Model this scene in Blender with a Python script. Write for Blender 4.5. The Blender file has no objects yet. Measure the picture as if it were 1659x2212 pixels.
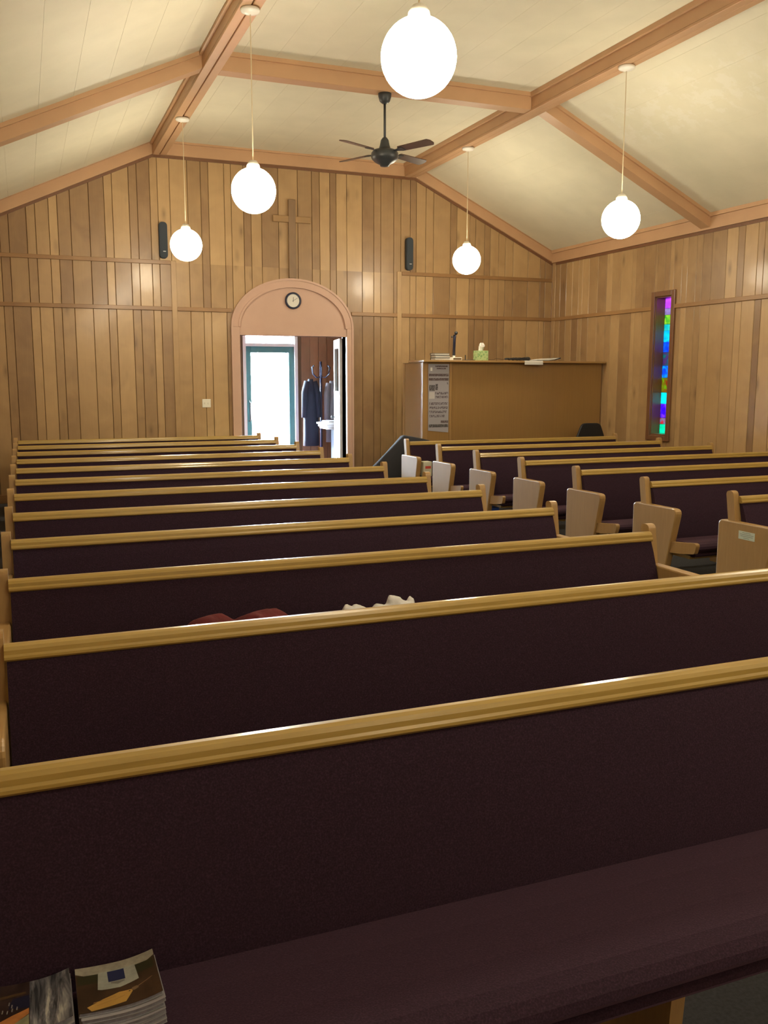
import bpy, bmesh, math, random
from mathutils import Vector, Matrix
random.seed(7)
SC = bpy.context.scene
COL = SC.collection
PI = math.pi

# ------------------------------------------------------------------ camera
EYE = Vector((0.0, 0.0, 1.6))
YAW, PITCH, ROLL = math.radians(21.707), math.radians(-8.4866), math.radians(0.0707)
fw = Vector((math.sin(YAW) * math.cos(PITCH), math.cos(YAW) * math.cos(PITCH), math.sin(PITCH)))
rt = Vector((math.cos(YAW), -math.sin(YAW), 0))
up = rt.cross(fw)
r2 = math.cos(ROLL) * rt + math.sin(ROLL) * up
u2 = -math.sin(ROLL) * rt + math.cos(ROLL) * up
cam_d = bpy.data.cameras.new('camera')
cam = bpy.data.objects.new('camera', cam_d)
COL.objects.link(cam)
cam.matrix_world = Matrix(((r2.x, u2.x, -fw.x, EYE.x), (r2.y, u2.y, -fw.y, EYE.y), (r2.z, u2.z, -fw.z, EYE.z), (0, 0, 0, 1)))
cam_d.sensor_fit = 'VERTICAL'
cam_d.sensor_height = 36.0
cam_d.lens = 1942.5 / 2212 * 36.0
cam_d.clip_start = 0.02
SC.camera = cam

# ------------------------------------------------------------------ world, exposure
w = bpy.data.worlds.new('world')
SC.world = w
w.use_nodes = True
bg = w.node_tree.nodes['Background']
bg.inputs[0].default_value = (0.80, 0.90, 1.0, 1)
bg.inputs[1].default_value = 230.0
SC.view_settings.view_transform = 'Standard'
SC.view_settings.look = 'None'
SC.view_settings.gamma = 1.0
SC.view_settings.exposure = 0.0
SC.view_settings.use_curve_mapping = False
LAMP = 60.0           # radiance of the pendant globes
LAMP_COL = (1.0, 0.885, 0.665)
# light portal in the outer doorway: guides sampling of the sky, emits nothing itself
pl = bpy.data.lights.new('doorway_portal', 'AREA')
pl.shape = 'RECTANGLE'; pl.size = 0.95; pl.size_y = 2.4
pl.cycles.is_portal = True
po = bpy.data.objects.new('doorway_portal', pl)
COL.objects.link(po)
po.location = (3.755, 14.5, 1.2); po.rotation_euler = (math.radians(-90), 0, 0)

# ------------------------------------------------------------------ room dimensions
XL, XR, D, YF = -0.64, 7.76, 12.41, -4.6
CX = 3.56
ZC, ZK, ZF = 3.36, 4.45, 4.62     # eaves line, beam underside, flat ceiling
KX1, KX2 = 1.71, 5.41             # outer edges of the two purlins
SL = (ZK - ZC) / (XR - KX2)
B1, B2 = 3.10, 2.505              # heights of the wall battens

# ------------------------------------------------------------------ helpers
def tag(o, label=None, cat=None, group=None, kind=None):
    if label: o['label'] = label
    if cat: o['category'] = cat
    if group: o['group'] = group
    if kind: o['kind'] = kind
    return o
def empty(name, loc=(0, 0, 0), rz=0.0):
    o = bpy.data.objects.new(name, None)
    o.empty_display_size = 0.1
    COL.objects.link(o); o.location = loc; o.rotation_euler = (0, 0, rz)
    return o
def link(name, me, m, parent=None, loc=None, smooth=False):
    o = bpy.data.objects.new(name, me)
    COL.objects.link(o)
    if m is not None and len(me.materials) == 0: me.materials.append(m)
    if parent is not None: o.parent = parent
    if loc is not None: o.location = loc
    if smooth:
        for p in me.polygons: p.use_smooth = True
    return o
def raw(name, V, F, m, parent=None, loc=None, smooth=False):
    me = bpy.data.meshes.new(name)
    me.from_pydata([tuple(v) for v in V], [], F)
    me.validate(); me.update()
    bm = bmesh.new(); bm.from_mesh(me); bmesh.ops.recalc_face_normals(bm, faces=bm.faces); bm.to_mesh(me); bm.free()
    return link(name, me, m, parent, loc, smooth)
def fin(bm, name, m, parent=None, loc=None, smooth=False):
    bmesh.ops.recalc_face_normals(bm, faces=bm.faces)
    me = bpy.data.meshes.new(name); bm.to_mesh(me); bm.free()
    return link(name, me, m, parent, loc, smooth)
def bx(bm, a, b, bev=0.0, seg=2, M=None):
    r = bmesh.ops.create_cube(bm, size=1.0)
    vs = r['verts']
    for v in vs:
        v.co = Vector(((a[i] + b[i]) / 2 + v.co[i] * (b[i] - a[i]) for i in range(3)))
    if bev > 0:
        es = list({e for v in vs for e in v.link_edges})
        q = bmesh.ops.bevel(bm, geom=es, offset=bev, segments=seg, profile=0.5, affect='EDGES')
        vs = list({v for v in q['verts']} | {v for v in vs if v.is_valid})
    if M is not None:
        for v in vs: v.co = M @ v.co
    return vs
def box(name, a, b, m, parent=None, bev=0.0, seg=2, loc=None):
    bm = bmesh.new(); bx(bm, a, b, bev, seg)
    return fin(bm, name, m, parent, loc)
def prof_x(bm, P, x0, x1):
    """extrude a closed (y,z) outline along x"""
    n = len(P)
    A = [bm.verts.new((x0, p[0], p[1])) for p in P]
    B = [bm.verts.new((x1, p[0], p[1])) for p in P]
    bm.faces.new(A); bm.faces.new(B[::-1])
    for i in range(n): bm.faces.new((A[i], B[i], B[(i + 1) % n], A[(i + 1) % n]))
    return A + B
def prof_y(bm, P, y0, y1):
    n = len(P)
    A = [bm.verts.new((p[0], y0, p[1])) for p in P]
    B = [bm.verts.new((p[0], y1, p[1])) for p in P]
    bm.faces.new(A); bm.faces.new(B[::-1])
    for i in range(n): bm.faces.new((A[i], B[i], B[(i + 1) % n], A[(i + 1) % n]))
    return A + B
def prof_z(bm, P, z0, z1):
    n = len(P)
    A = [bm.verts.new((p[0], p[1], z0)) for p in P]
    B = [bm.verts.new((p[0], p[1], z1)) for p in P]
    bm.faces.new(A); bm.faces.new(B[::-1])
    for i in range(n): bm.faces.new((A[i], B[i], B[(i + 1) % n], A[(i + 1) % n]))
    return A + B
def rrect(pts, r, n=4):
    """round the corners of a polygon; r a number or list"""
    out = []; N = len(pts)
    for i in range(N):
        p = Vector(pts[i]); a = Vector(pts[i - 1]); b = Vector(pts[(i + 1) % N])
        rr = r[i] if isinstance(r, (list, tuple)) else r
        if rr <= 0: out.append(tuple(p)); continue
        d1 = (a - p).normalized(); d2 = (b - p).normalized()
        ang = d1.angle(d2); t = min(rr / math.tan(ang / 2), (a - p).length * .49, (b - p).length * .49)
        s = p + d1 * t; e = p + d2 * t
        for k in range(n + 1):
            u = k / n
            q = s * (1 - u) ** 2 + p * 2 * u * (1 - u) + e * u * u
            out.append(tuple(q))
    return out
def lathe(bm, P, n=24, c=(0, 0, 0)):
    """P: (radius,z) list, revolve about z"""
    rings = []
    for r, z in P:
        if r < 1e-6: rings.append([bm.verts.new((c[0], c[1], c[2] + z))])
        else: rings.append([bm.verts.new((c[0] + r * math.cos(2 * PI * k / n), c[1] + r * math.sin(2 * PI * k / n), c[2] + z)) for k in range(n)])
    for a, b in zip(rings, rings[1:]):
        for k in range(n):
            k2 = (k + 1) % n
            if len(a) == 1 and len(b) == 1: continue
            if len(a) == 1: bm.faces.new((a[0], b[k], b[k2]))
            elif len(b) == 1: bm.faces.new((a[k], b[0], a[k2]))
            else: bm.faces.new((a[k], b[k], b[k2], a[k2]))
    for r_ in (rings[0], rings[-1]):
        if len(r_) > 2: bm.faces.new(r_)
def tube(bm, pts, r, n=8):
    prev = None; T = []
    for i, p in enumerate(pts):
        p = Vector(p)
        d = (Vector(pts[min(i + 1, len(pts) - 1)]) - Vector(pts[max(i - 1, 0)])).normalized()
        a = Vector((0, 0, 1)) if abs(d.z) < .9 else Vector((1, 0, 0))
        s = d.cross(a).normalized(); t = d.cross(s)
        rr = r[i] if isinstance(r, (list, tuple)) else r
        T.append([bm.verts.new(p + rr * (math.cos(2 * PI * k / n) * s + math.sin(2 * PI * k / n) * t)) for k in range(n)])
    for a, b in zip(T, T[1:]):
        for k in range(n): bm.faces.new((a[k], b[k], b[(k + 1) % n], a[(k + 1) % n]))
    bm.faces.new(T[0]); bm.faces.new(T[-1][::-1])

# ------------------------------------------------------------------ materials
def nt(name):
    m = bpy.data.materials.new(name); m.use_nodes = True
    t = m.node_tree; b = t.nodes['Principled BSDF']
    return m, t, b
def N(t, kind, **kw):
    n = t.nodes.new(kind)
    for k, v in kw.items():
        if k in n.inputs.keys(): n.inputs[k].default_value = v
        else: setattr(n, k, v)
    return n
def ramp(t, stops):
    n = t.nodes.new('ShaderNodeValToRGB'); e = n.color_ramp.elements
    e[0].position = stops[0][0]; e[0].color = (*stops[0][1], 1)
    e[1].position = stops[-1][0]; e[1].color = (*stops[-1][1], 1)
    for p, c in stops[1:-1]:
        x = e.new(p); x.color = (*c, 1)
    return n
def plain(name, c, rough=0.5, metal=0.0, spec=0.5, coat=0.0, noise=0.0, scale=20.0, bump=0.0, bscale=200.0):
    m, t, b = nt(name)
    b.inputs['Base Color'].default_value = (*c, 1)
    b.inputs['Roughness'].default_value = rough; b.inputs['Metallic'].default_value = metal
    b.inputs['Specular IOR Level'].default_value = spec; b.inputs['Coat Weight'].default_value = coat
    if noise > 0:
        tc = N(t, 'ShaderNodeTexCoord'); nz = N(t, 'ShaderNodeTexNoise', Scale=scale, Detail=4.0)
        t.links.new(tc.outputs['Object'], nz.inputs['Vector'])
        rp = ramp(t, [(0.3, tuple(x * (1 - noise) for x in c)), (0.7, tuple(min(1, x * (1 + noise)) for x in c))])
        t.links.new(nz.outputs['Fac'], rp.inputs['Fac']); t.links.new(rp.outputs['Color'], b.inputs['Base Color'])
    if bump > 0:
        tc = N(t, 'ShaderNodeTexCoord'); nz = N(t, 'ShaderNodeTexNoise', Scale=bscale, Detail=3.0)
        t.links.new(tc.outputs['Object'], nz.inputs['Vector'])
        bp = N(t, 'ShaderNodeBump', Strength=bump, Distance=0.004)
        t.links.new(nz.outputs['Fac'], bp.inputs['Height']); t.links.new(bp.outputs['Normal'], b.inputs['Normal'])
    return m
def wood(name, dark, mid, light, stretch, rough=0.35, coat=0.2, knots=0.0, rand=1.0, blotch=0.25, gscale=1.0, grain=0.55):
    """stretch: coordinate scale (x,y,z); grain runs along the axis with the small scale"""
    m, t, b = nt(name); L = t.links.new
    tc = N(t, 'ShaderNodeTexCoord'); oi = N(t, 'ShaderNodeObjectInfo')
    off = N(t, 'ShaderNodeVectorMath', operation='SCALE'); off.inputs[0].default_value = (37.0, 53.0, 71.0)
    L(oi.outputs['Random'], off.inputs['Scale'])
    add = N(t, 'ShaderNodeVectorMath', operation='ADD'); L(tc.outputs['Object'], add.inputs[0]); L(off.outputs['Vector'], add.inputs[1])
    mp = N(t, 'ShaderNodeMapping'); mp.inputs['Scale'].default_value = stretch; L(add.outputs['Vector'], mp.inputs['Vector'])
    g = N(t, 'ShaderNodeTexNoise', Scale=6.0 * gscale, Detail=6.0, Roughness=0.6, Distortion=0.6); L(mp.outputs['Vector'], g.inputs['Vector'])
    bl = N(t, 'ShaderNodeTexNoise', Scale=3.2, Detail=2.0, Distortion=0.8); L(add.outputs['Vector'], bl.inputs['Vector'])
    # tone value = random*rand + grain + blotch
    m1 = N(t, 'ShaderNodeMath', operation='MULTIPLY_ADD'); L(g.outputs['Fac'], m1.inputs[0]); m1.inputs[1].default_value = grain; m1.inputs[2].default_value = -grain / 2
    m2 = N(t, 'ShaderNodeMath', operation='MULTIPLY_ADD'); L(bl.outputs['Fac'], m2.inputs[0]); m2.inputs[1].default_value = blotch * 2; m2.inputs[2].default_value = -blotch
    m3 = N(t, 'ShaderNodeMath', operation='MULTIPLY_ADD'); L(oi.outputs['Random'], m3.inputs[0]); m3.inputs[1].default_value = rand; m3.inputs[2].default_value = 0.5 - rand / 2
    a1 = N(t, 'ShaderNodeMath', operation='ADD'); L(m1.outputs[0], a1.inputs[0]); L(m2.outputs[0], a1.inputs[1])
    a2 = N(t, 'ShaderNodeMath', operation='ADD'); L(a1.outputs[0], a2.inputs[0]); L(m3.outputs[0], a2.inputs[1])
    rp = ramp(t, [(0.05, dark), (0.5, mid), (0.95, light)]); L(a2.outputs[0], rp.inputs['Fac'])
    out = rp.outputs['Color']
    if knots > 0:
        mk = N(t, 'ShaderNodeMapping'); mk.inputs['Scale'].default_value = (4.5 if stretch[0] > 1 else 1.8, 4.5 if stretch[1] > 1 else 1.8, 1.7); L(add.outputs['Vector'], mk.inputs['Vector'])
        vo = N(t, 'ShaderNodeTexVoronoi', Scale=1.0); L(mk.outputs['Vector'], vo.inputs['Vector'])
        kr = ramp(t, [(0.04, (0.0, 0.0, 0.0)), (0.09, (0.45, 0.45, 0.45)), (0.2, (1, 1, 1))]); L(vo.outputs['Distance'], kr.inputs['Fac'])
        mx = N(t, 'ShaderNodeMix', data_type='RGBA', blend_type='MIX')
        inv = N(t, 'ShaderNodeMath', operation='MULTIPLY_ADD'); L(kr.outputs['Color'], inv.inputs[0]); inv.inputs[1].default_value = -knots; inv.inputs[2].default_value = knots
        L(inv.outputs[0], mx.inputs['Factor']); L(out, mx.inputs['A']); mx.inputs['B'].default_value = (dark[0] * .45, dark[1] * .42, dark[2] * .4, 1)
        out = mx.outputs['Result']
    L(out, b.inputs['Base Color'])
    rr = N(t, 'ShaderNodeMath', operation='MULTIPLY_ADD'); L(g.outputs['Fac'], rr.inputs[0]); rr.inputs[1].default_value = 0.15; rr.inputs[2].default_value = rough - 0.07
    L(rr.outputs[0], b.inputs['Roughness'])
    b.inputs['Coat Weight'].default_value = coat; b.inputs['Coat Roughness'].default_value = 0.12
    bp = N(t, 'ShaderNodeBump', Strength=0.12, Distance=0.003); L(g.outputs['Fac'], bp.inputs['Height']); L(bp.outputs['Normal'], b.inputs['Normal'])
    return m

M_PLANK = wood('varnished_plank', (0.26, 0.15, 0.070), (0.385, 0.24, 0.110), (0.49, 0.32, 0.15), (9, 9, 0.5), rough=0.38, coat=0.12, knots=0.55, rand=0.8, blotch=0.34, grain=0.28)
M_BATTEN = wood('batten_wood', (0.20, 0.10, 0.04), (0.30, 0.16, 0.062), (0.40, 0.225, 0.09), (0.6, 0.6, 12), rough=0.4, coat=0.1, rand=0.4)
M_OAK = wood('golden_oak', (0.27, 0.165, 0.038), (0.385, 0.255, 0.062), (0.50, 0.345, 0.098), (0.8, 14, 14), rough=0.3, coat=0.45, rand=0.12, blotch=0.12)
M_OAKV = wood('oak_end_grain', (0.26, 0.15, 0.055), (0.37, 0.225, 0.085), (0.48, 0.31, 0.125), (14, 14, 0.8), rough=0.38, coat=0.15, rand=0.2, blotch=0.15)
M_BOOTH = wood('oak_veneer', (0.23, 0.125, 0.04), (0.30, 0.17, 0.055), (0.36, 0.21, 0.07), (10, 10, 0.35), rough=0.42, coat=0.05, rand=0.1, blotch=0.1)
M_FRAME = wood('dark_frame_wood', (0.12, 0.05, 0.022), (0.18, 0.08, 0.036), (0.23, 0.11, 0.05), (9, 9, 0.6), rough=0.4, rand=0.1)
M_PAINT = plain('tan_beam_paint', (0.53, 0.32, 0.175), rough=0.45, noise=0.05, scale=3.0)
M_PAINT2 = plain('tan_edge_strip', (0.38, 0.21, 0.10), rough=0.5)
M_ARCH = plain('peach_door_paint', (0.56, 0.365, 0.275), rough=0.5, noise=0.03, scale=4.0)
M_GROOVE = plain('dark_backing', (0.10, 0.06, 0.03), rough=0.9)
M_CARPET = plain('grey_carpet', (0.050, 0.052, 0.060), rough=0.95, noise=0.25, scale=90.0, bump=0.5, bscale=300.0)
M_WHITE = plain('white_paint', (0.78, 0.78, 0.76), rough=0.45)
M_DOORW = plain('white_door_paint', (0.72, 0.74, 0.78), rough=0.4)
M_PLASTIC = plain('white_plastic', (0.80, 0.78, 0.70), rough=0.35)
M_BLACK = plain('black_metal', (0.02, 0.022, 0.026), rough=0.45)
M_FAN = plain('charcoal_fan_metal', (0.04, 0.045, 0.05), rough=0.4)
M_BLADE = wood('fan_blade_wood', (0.05, 0.028, 0.02), (0.09, 0.05, 0.036), (0.13, 0.075, 0.05), (1, 10, 10), rough=0.4, rand=0.1)
M_SPK = plain('slate_speaker_cloth', (0.030, 0.042, 0.055), rough=0.7, bump=0.4, bscale=600.0)
M_NAVY = plain('navy_rim', (0.012, 0.018, 0.05), rough=0.35)
M_VINYL = plain('black_vinyl', (0.015, 0.016, 0.02), rough=0.38, bump=0.2, bscale=300.0)
M_PAPER = plain('paper', (0.72, 0.70, 0.64), rough=0.8)
M_PAGES = plain('page_edges', (0.20, 0.20, 0.24), rough=0.85, noise=0.2, scale=120.0)
M_CORD = plain('cream_cord', (0.72, 0.62, 0.42), rough=0.6)
M_VEST = wood('vestibule_plank', (0.15, 0.075, 0.04), (0.22, 0.115, 0.06), (0.28, 0.15, 0.08), (9, 9, 0.5), rough=0.5, rand=0.4)

def upholstery():
    m, t, b = nt('maroon_upholstery'); L = t.links.new
    tc = N(t, 'ShaderNodeTexCoord'); nz = N(t, 'ShaderNodeTexNoise', Scale=260.0, Detail=3.0); L(tc.outputs['Object'], nz.inputs['Vector'])
    rp = ramp(t, [(0.32, (0.0155, 0.0064, 0.0135)), (0.55, (0.0255, 0.011, 0.022)), (0.75, (0.044, 0.020, 0.038))]); L(nz.outputs['Fac'], rp.inputs['Fac'])
    L(rp.outputs['Color'], b.inputs['Base Color'])
    b.inputs['Roughness'].default_value = 0.9; b.inputs['Specular IOR Level'].default_value = 0.2
    b.inputs['Sheen Weight'].default_value = 0.25; b.inputs['Sheen Roughness'].default_value = 0.5
    b.inputs['Sheen Tint'].default_value = (0.50, 0.28, 0.42, 1)
    bp = N(t, 'ShaderNodeBump', Strength=0.35, Distance=0.002); L(nz.outputs['Fac'], bp.inputs['Height']); L(bp.outputs['Normal'], b.inputs['Normal'])
    return m
M_UPH = upholstery()

def ceiling_mat():
    m, t, b = nt('cream_ceiling_board'); L = t.links.new
    tc = N(t, 'ShaderNodeTexCoord'); ge = N(t, 'ShaderNodeNewGeometry')
    nz = N(t, 'ShaderNodeTexNoise', Scale=3.0, Detail=5.0); L(ge.outputs['Position'], nz.inputs['Vector'])
    rp = ramp(t, [(0.3, (0.70, 0.66, 0.50)), (0.7, (0.76, 0.715, 0.545))]); L(nz.outputs['Fac'], rp.inputs['Fac'])
    # pale flaking patch on the right-hand slope: has a shape of its own
    sx = N(t, 'ShaderNodeSeparateXYZ'); L(ge.outputs['Position'], sx.inputs[0])
    def band(sock, c, h):
        s = N(t, 'ShaderNodeMath', operation='SUBTRACT'); L(sock, s.inputs[0]); s.inputs[1].default_value = c
        a = N(t, 'ShaderNodeMath', operation='ABSOLUTE'); L(s.outputs[0], a.inputs[0])
        mr = N(t, 'ShaderNodeMapRange'); L(a.outputs[0], mr.inputs['Value']); mr.inputs['From Min'].default_value = h; mr.inputs['From Max'].default_value = h * 0.55
        return mr.outputs[0]
    bx_ = band(sx.outputs['X'], 6.15, 0.42); by_ = band(sx.outputs['Y'], 7.5, 1.5)
    n2 = N(t, 'ShaderNodeTexNoise', Scale=5.5, Detail=6.0, Roughness=0.65); L(ge.outputs['Position'], n2.inputs['Vector'])
    r2_ = ramp(t, [(0.50, (0, 0, 0)), (0.56, (1, 1, 1))]); L(n2.outputs['Fac'], r2_.inputs['Fac'])
    q1 = N(t, 'ShaderNodeMath', operation='MULTIPLY'); L(bx_, q1.inputs[0]); L(by_, q1.inputs[1])
    q2 = N(t, 'ShaderNodeMath', operation='MULTIPLY'); L(q1.outputs[0], q2.inputs[0]); L(r2_.outputs['Color'], q2.inputs[1])
    q3 = N(t, 'ShaderNodeMath', operation='MULTIPLY'); L(q2.outputs[0], q3.inputs[0]); q3.inputs[1].default_value = 0.45
    mx = N(t, 'ShaderNodeMix', data_type='RGBA'); L(q3.outputs[0], mx.inputs['Factor']); L(rp.outputs['Color'], mx.inputs['A']); mx.inputs['B'].default_value = (0.80, 0.77, 0.66, 1)
    L(mx.outputs['Result'], b.inputs['Base Color']); b.inputs['Roughness'].default_value = 0.6
    return m
M_CEIL = ceiling_mat()

def emit(name, c, s):
    m = bpy.data.materials.new(name); m.use_nodes = True; t = m.node_tree
    t.nodes.remove(t.nodes['Principled BSDF'])
    e = N(t, 'ShaderNodeEmission'); e.inputs[0].default_value = (*c, 1); e.inputs[1].default_value = s
    t.links.new(e.outputs[0], t.nodes['Material Output'].inputs['Surface'])
    return m
M_GLOBE = emit('lit_opal_globe', LAMP_COL, LAMP)

def stained(name, c1, c2):
    m = bpy.data.materials.new(name); m.use_nodes = True; t = m.node_tree; L = t.links.new
    t.nodes.remove(t.nodes['Principled BSDF'])
    tc = N(t, 'ShaderNodeTexCoord'); nz = N(t, 'ShaderNodeTexNoise', Scale=14.0, Detail=4.0, Distortion=1.0); L(tc.outputs['Object'], nz.inputs['Vector'])
    K = .10; rp = ramp(t, [(0.35, tuple(x * K for x in c1)), (0.62, tuple(x * K for x in c2))]); L(nz.outputs['Fac'], rp.inputs['Fac'])
    tr = N(t, 'ShaderNodeBsdfTranslucent'); L(rp.outputs['Color'], tr.inputs['Color'])
    tp = N(t, 'ShaderNodeBsdfTransparent'); L(rp.outputs['Color'], tp.inputs['Color'])
    gl = N(t, 'ShaderNodeBsdfGlossy', Roughness=0.15)
    a = N(t, 'ShaderNodeMixShader'); a.inputs[0].default_value = 0.03; L(tr.outputs[0], a.inputs[1]); L(tp.outputs[0], a.inputs[2])
    b = N(t, 'ShaderNodeMixShader'); b.inputs[0].default_value = 0.05; L(a.outputs[0], b.inputs[1]); L(gl.outputs[0], b.inputs[2])
    L(b.outputs[0], t.nodes['Material Output'].inputs['Surface'])
    return m
def glass(name, tint=(0.9, 0.95, 0.95)):
    m = bpy.data.materials.new(name); m.use_nodes = True; t = m.node_tree
    t.nodes.remove(t.nodes['Principled BSDF'])
    tp = N(t, 'ShaderNodeBsdfTransparent'); tp.inputs[0].default_value = (*tint, 1)
    gl = N(t, 'ShaderNodeBsdfGlossy', Roughness=0.02)
    mx = N(t, 'ShaderNodeMixShader'); mx.inputs[0].default_value = 0.06
    t.links.new(tp.outputs[0], mx.inputs[1]); t.links.new(gl.outputs[0], mx.inputs[2])
    t.links.new(mx.outputs[0], t.nodes['Material Output'].inputs['Surface'])
    return m
M_GLASS = glass('clear_pane')

# ------------------------------------------------------------------ floor
fl = box('floor', (XL - .2, YF - .2, -0.10), (XR + .2, D + .0, 0.0), M_CARPET)
tag(fl, 'dark grey carpeted floor under the pews', 'floor', kind='structure')

# ------------------------------------------------------------------ walls
OX1, OX2, OZ = 2.80, 4.35, 2.18        # inner doorway
TH = 0.16
def gable_pts():
    return [(XL, 0), (OX1, 0), (OX1, OZ), (OX2, OZ), (OX2, 0), (XR, 0), (XR, ZC + .31), (KX2, ZF + .12), (KX1, ZF + .12), (XL, ZC + .31)]
bm = bmesh.new(); prof_y(bm, gable_pts(), D + .014, D + TH)
wb = fin(bm, 'wall_back', M_GROOVE)
tag(wb, 'gabled wood plank wall around the arched doorway', 'wall', kind='structure')
def roof_z(x):
    if x < KX1: return ZK - SL * (KX1 - x)
    if x > KX2: return ZK - SL * (x - KX2)
    return ZK
def plank_b(x0, x1, z0, z1a, z1b, y=D, t=0.014):
    g = 0.0025; xa, xb = x0 + g, x1 - g; c = 0.004
    cx, cz = (x0 + x1) / 2, z0
    V = [(xa, y + t, z0), (xb, y + t, z0), (xb, y + t, z1b), (xa, y + t, z1a), (xa, y + c, z0), (xb, y + c, z0), (xb, y + c, z1b), (xa, y + c, z1a),
         (xa + c, y, z0), (xb - c, y, z0), (xb - c, y, z1b), (xa + c, y, z1a)]
    V = [(a - cx, b - y, c_ - cz) for a, b, c_ in V]
    F = [(0, 1, 2, 3), (0, 4, 5, 1), (1, 5, 6, 2), (2, 6, 7, 3), (3, 7, 4, 0), (4, 8, 9, 5), (5, 9, 10, 6), (6, 10, 11, 7), (7, 11, 8, 4), (8, 11, 10, 9)]
    return raw('plank', V, F, M_PLANK, wb, (cx, y, cz))
GX = [XL, -0.52, -0.335, -0.166, -0.062, 0.147, 0.253, 0.412, 0.517, 0.671, 0.899, 1.088, 1.189, 1.397, 1.501, 1.663, 1.761, 1.918,
      2.147, 2.323, 2.425, 2.635, 2.728, 2.894, 2.995, 3.141, 3.378, 3.652, 3.856, 3.97, 4.119, 4.212, 4.369, 4.603, 4.778, 4.885, 5.087, 5.198,
      5.345, 5.442, 5.593, 5.718, 5.992, 6.098, 6.312, 6.41, 6.563, 6.661, 6.805, 6.921, 7.058, 7.319, 7.539, 7.63, XR]
for a, b in zip(GX, GX[1:]):
    za, zb = roof_z(a) + .05, roof_z(b) + .05
    if abs(b - KX1) < .2 and a < KX1 < b: za, zb = min(za, ZK), ZK
    plank_b(a, b, B1, za, zb)
    plank_b(a, b, B2, B1, B1)
    segs = [(a, b, 0.0)]
    if b > OX1 and a < OX2:
        segs = []
        if a < OX1: segs.append((a, OX1, 0.0))
        segs.append((max(a, OX1), min(b, OX2), OZ))
        if b > OX2: segs.append((OX2, b, 0.0))
    for p, q, z in segs:
        if q - p > .02: plank_b(p, q, z, B2, B2)

# right wall with window opening
WY1, WY2, WZ1, WZ2 = 9.55, 9.875, 0.85, 2.645
def wall_side(name, x0, x1, wins, mat, label):
    bm = bmesh.new()
    ys = [YF]
    for a, b, _, _ in wins: ys += [a, b]
    ys.append(D + TH)
    for i in range(len(ys) - 1):
        if i % 2 == 0: bx(bm, (x0, ys[i], 0), (x1, ys[i + 1], ZC + .31))
        else:
            _, _, z1, z2 = wins[i // 2]
            bx(bm, (x0, ys[i], 0), (x1, ys[i + 1], z1)); bx(bm, (x0, ys[i], z2), (x1, ys[i + 1], ZC + .31))
    o = fin(bm, name, mat)
    tag(o, label, 'wall', kind='structure')
    return o
wr = wall_side('wall_right', XR + .014, XR + .16, [(WY1, WY2, WZ1, WZ2)], M_GROOVE, 'wood plank side wall with one narrow stained glass window')
LW = [(4.20, 4.52, .85, 2.645), (6.95, 7.27, .85, 2.645)]
wl = wall_side('wall_left', XL - .16, XL, LW, M_PLANK, 'wood plank side wall left of the pews')
wf = box('wall_front', (XL, YF - .15, 0), (XR, YF, 4.75), M_PLANK)
tag(wf, 'plain wood wall behind the camera', 'wall', kind='structure')
def plank_r(y0, y1, z0, z1, x=XR, t=0.014):
    g = 0.0022; ya, yb = y0 + g, y1 - g; c = 0.004; cy = (y0 + y1) / 2
    V = [(t, ya, z0), (t, yb, z0), (t, yb, z1), (t, ya, z1), (c, ya, z0), (c, yb, z0), (c, yb, z1), (c, ya, z1), (0, ya + c, z0), (0, yb - c, z0), (0, yb - c, z1), (0, ya + c, z1)]
    V = [(a, b - cy, c_ - z0) for a, b, c_ in V]
    F = [(0, 1, 2, 3), (0, 4, 5, 1), (1, 5, 6, 2), (2, 6, 7, 3), (3, 7, 4, 0), (4, 8, 9, 5), (5, 9, 10, 6), (6, 10, 11, 7), (7, 11, 8, 4), (8, 11, 10, 9)]
    return raw('plank', V, F, M_PLANK, wr, (x, cy, z0))
GY = [D, 12.178, 12.011, 11.847, 11.677, 11.582, 11.411, 11.194, 10.983, 10.857, 10.656, 10.402, 10.315, 10.157, 9.921, 9.72, 9.628, 9.398, 9.298, 9.139,
      9.032, 8.873, 8.631, 8.45, 8.344, 8.143, 8.043]
PAT = [0.21, 0.10, 0.16, 0.24, 0.11, 0.18, 0.13, 0.22, 0.10, 0.15]
k = 0
while GY[-1] > 3.0:
    GY.append(GY[-1] - PAT[k % 10]); k += 1
for b, a in zip(GY, GY[1:]):
    for z0, z1 in ((0.0, B2), (B2, ZC + .05)):
        segs = [(a, b)]
        if b > WY1 and a < WY2:
            segs = []
            if a < WY1: segs.append((a, WY1, z0, z1))
            if b > WY2: segs.append((WY2, b, z0, z1))
            p, q = max(a, WY1), min(b, WY2)
            if z0 < WZ1: segs.append((p, q, z0, WZ1))
            if z1 > WZ2: segs.append((p, q, max(z0, WZ2), z1))
        for s in segs:
            if len(s) == 2: s = (s[0], s[1], z0, z1)
            if s[1] - s[0] > .02 and s[3] - s[2] > .02: plank_r(*s)
box('plank', (XR, YF, 0), (XR + .014, GY[-1], ZC + .1), M_PLANK, wr)

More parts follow.
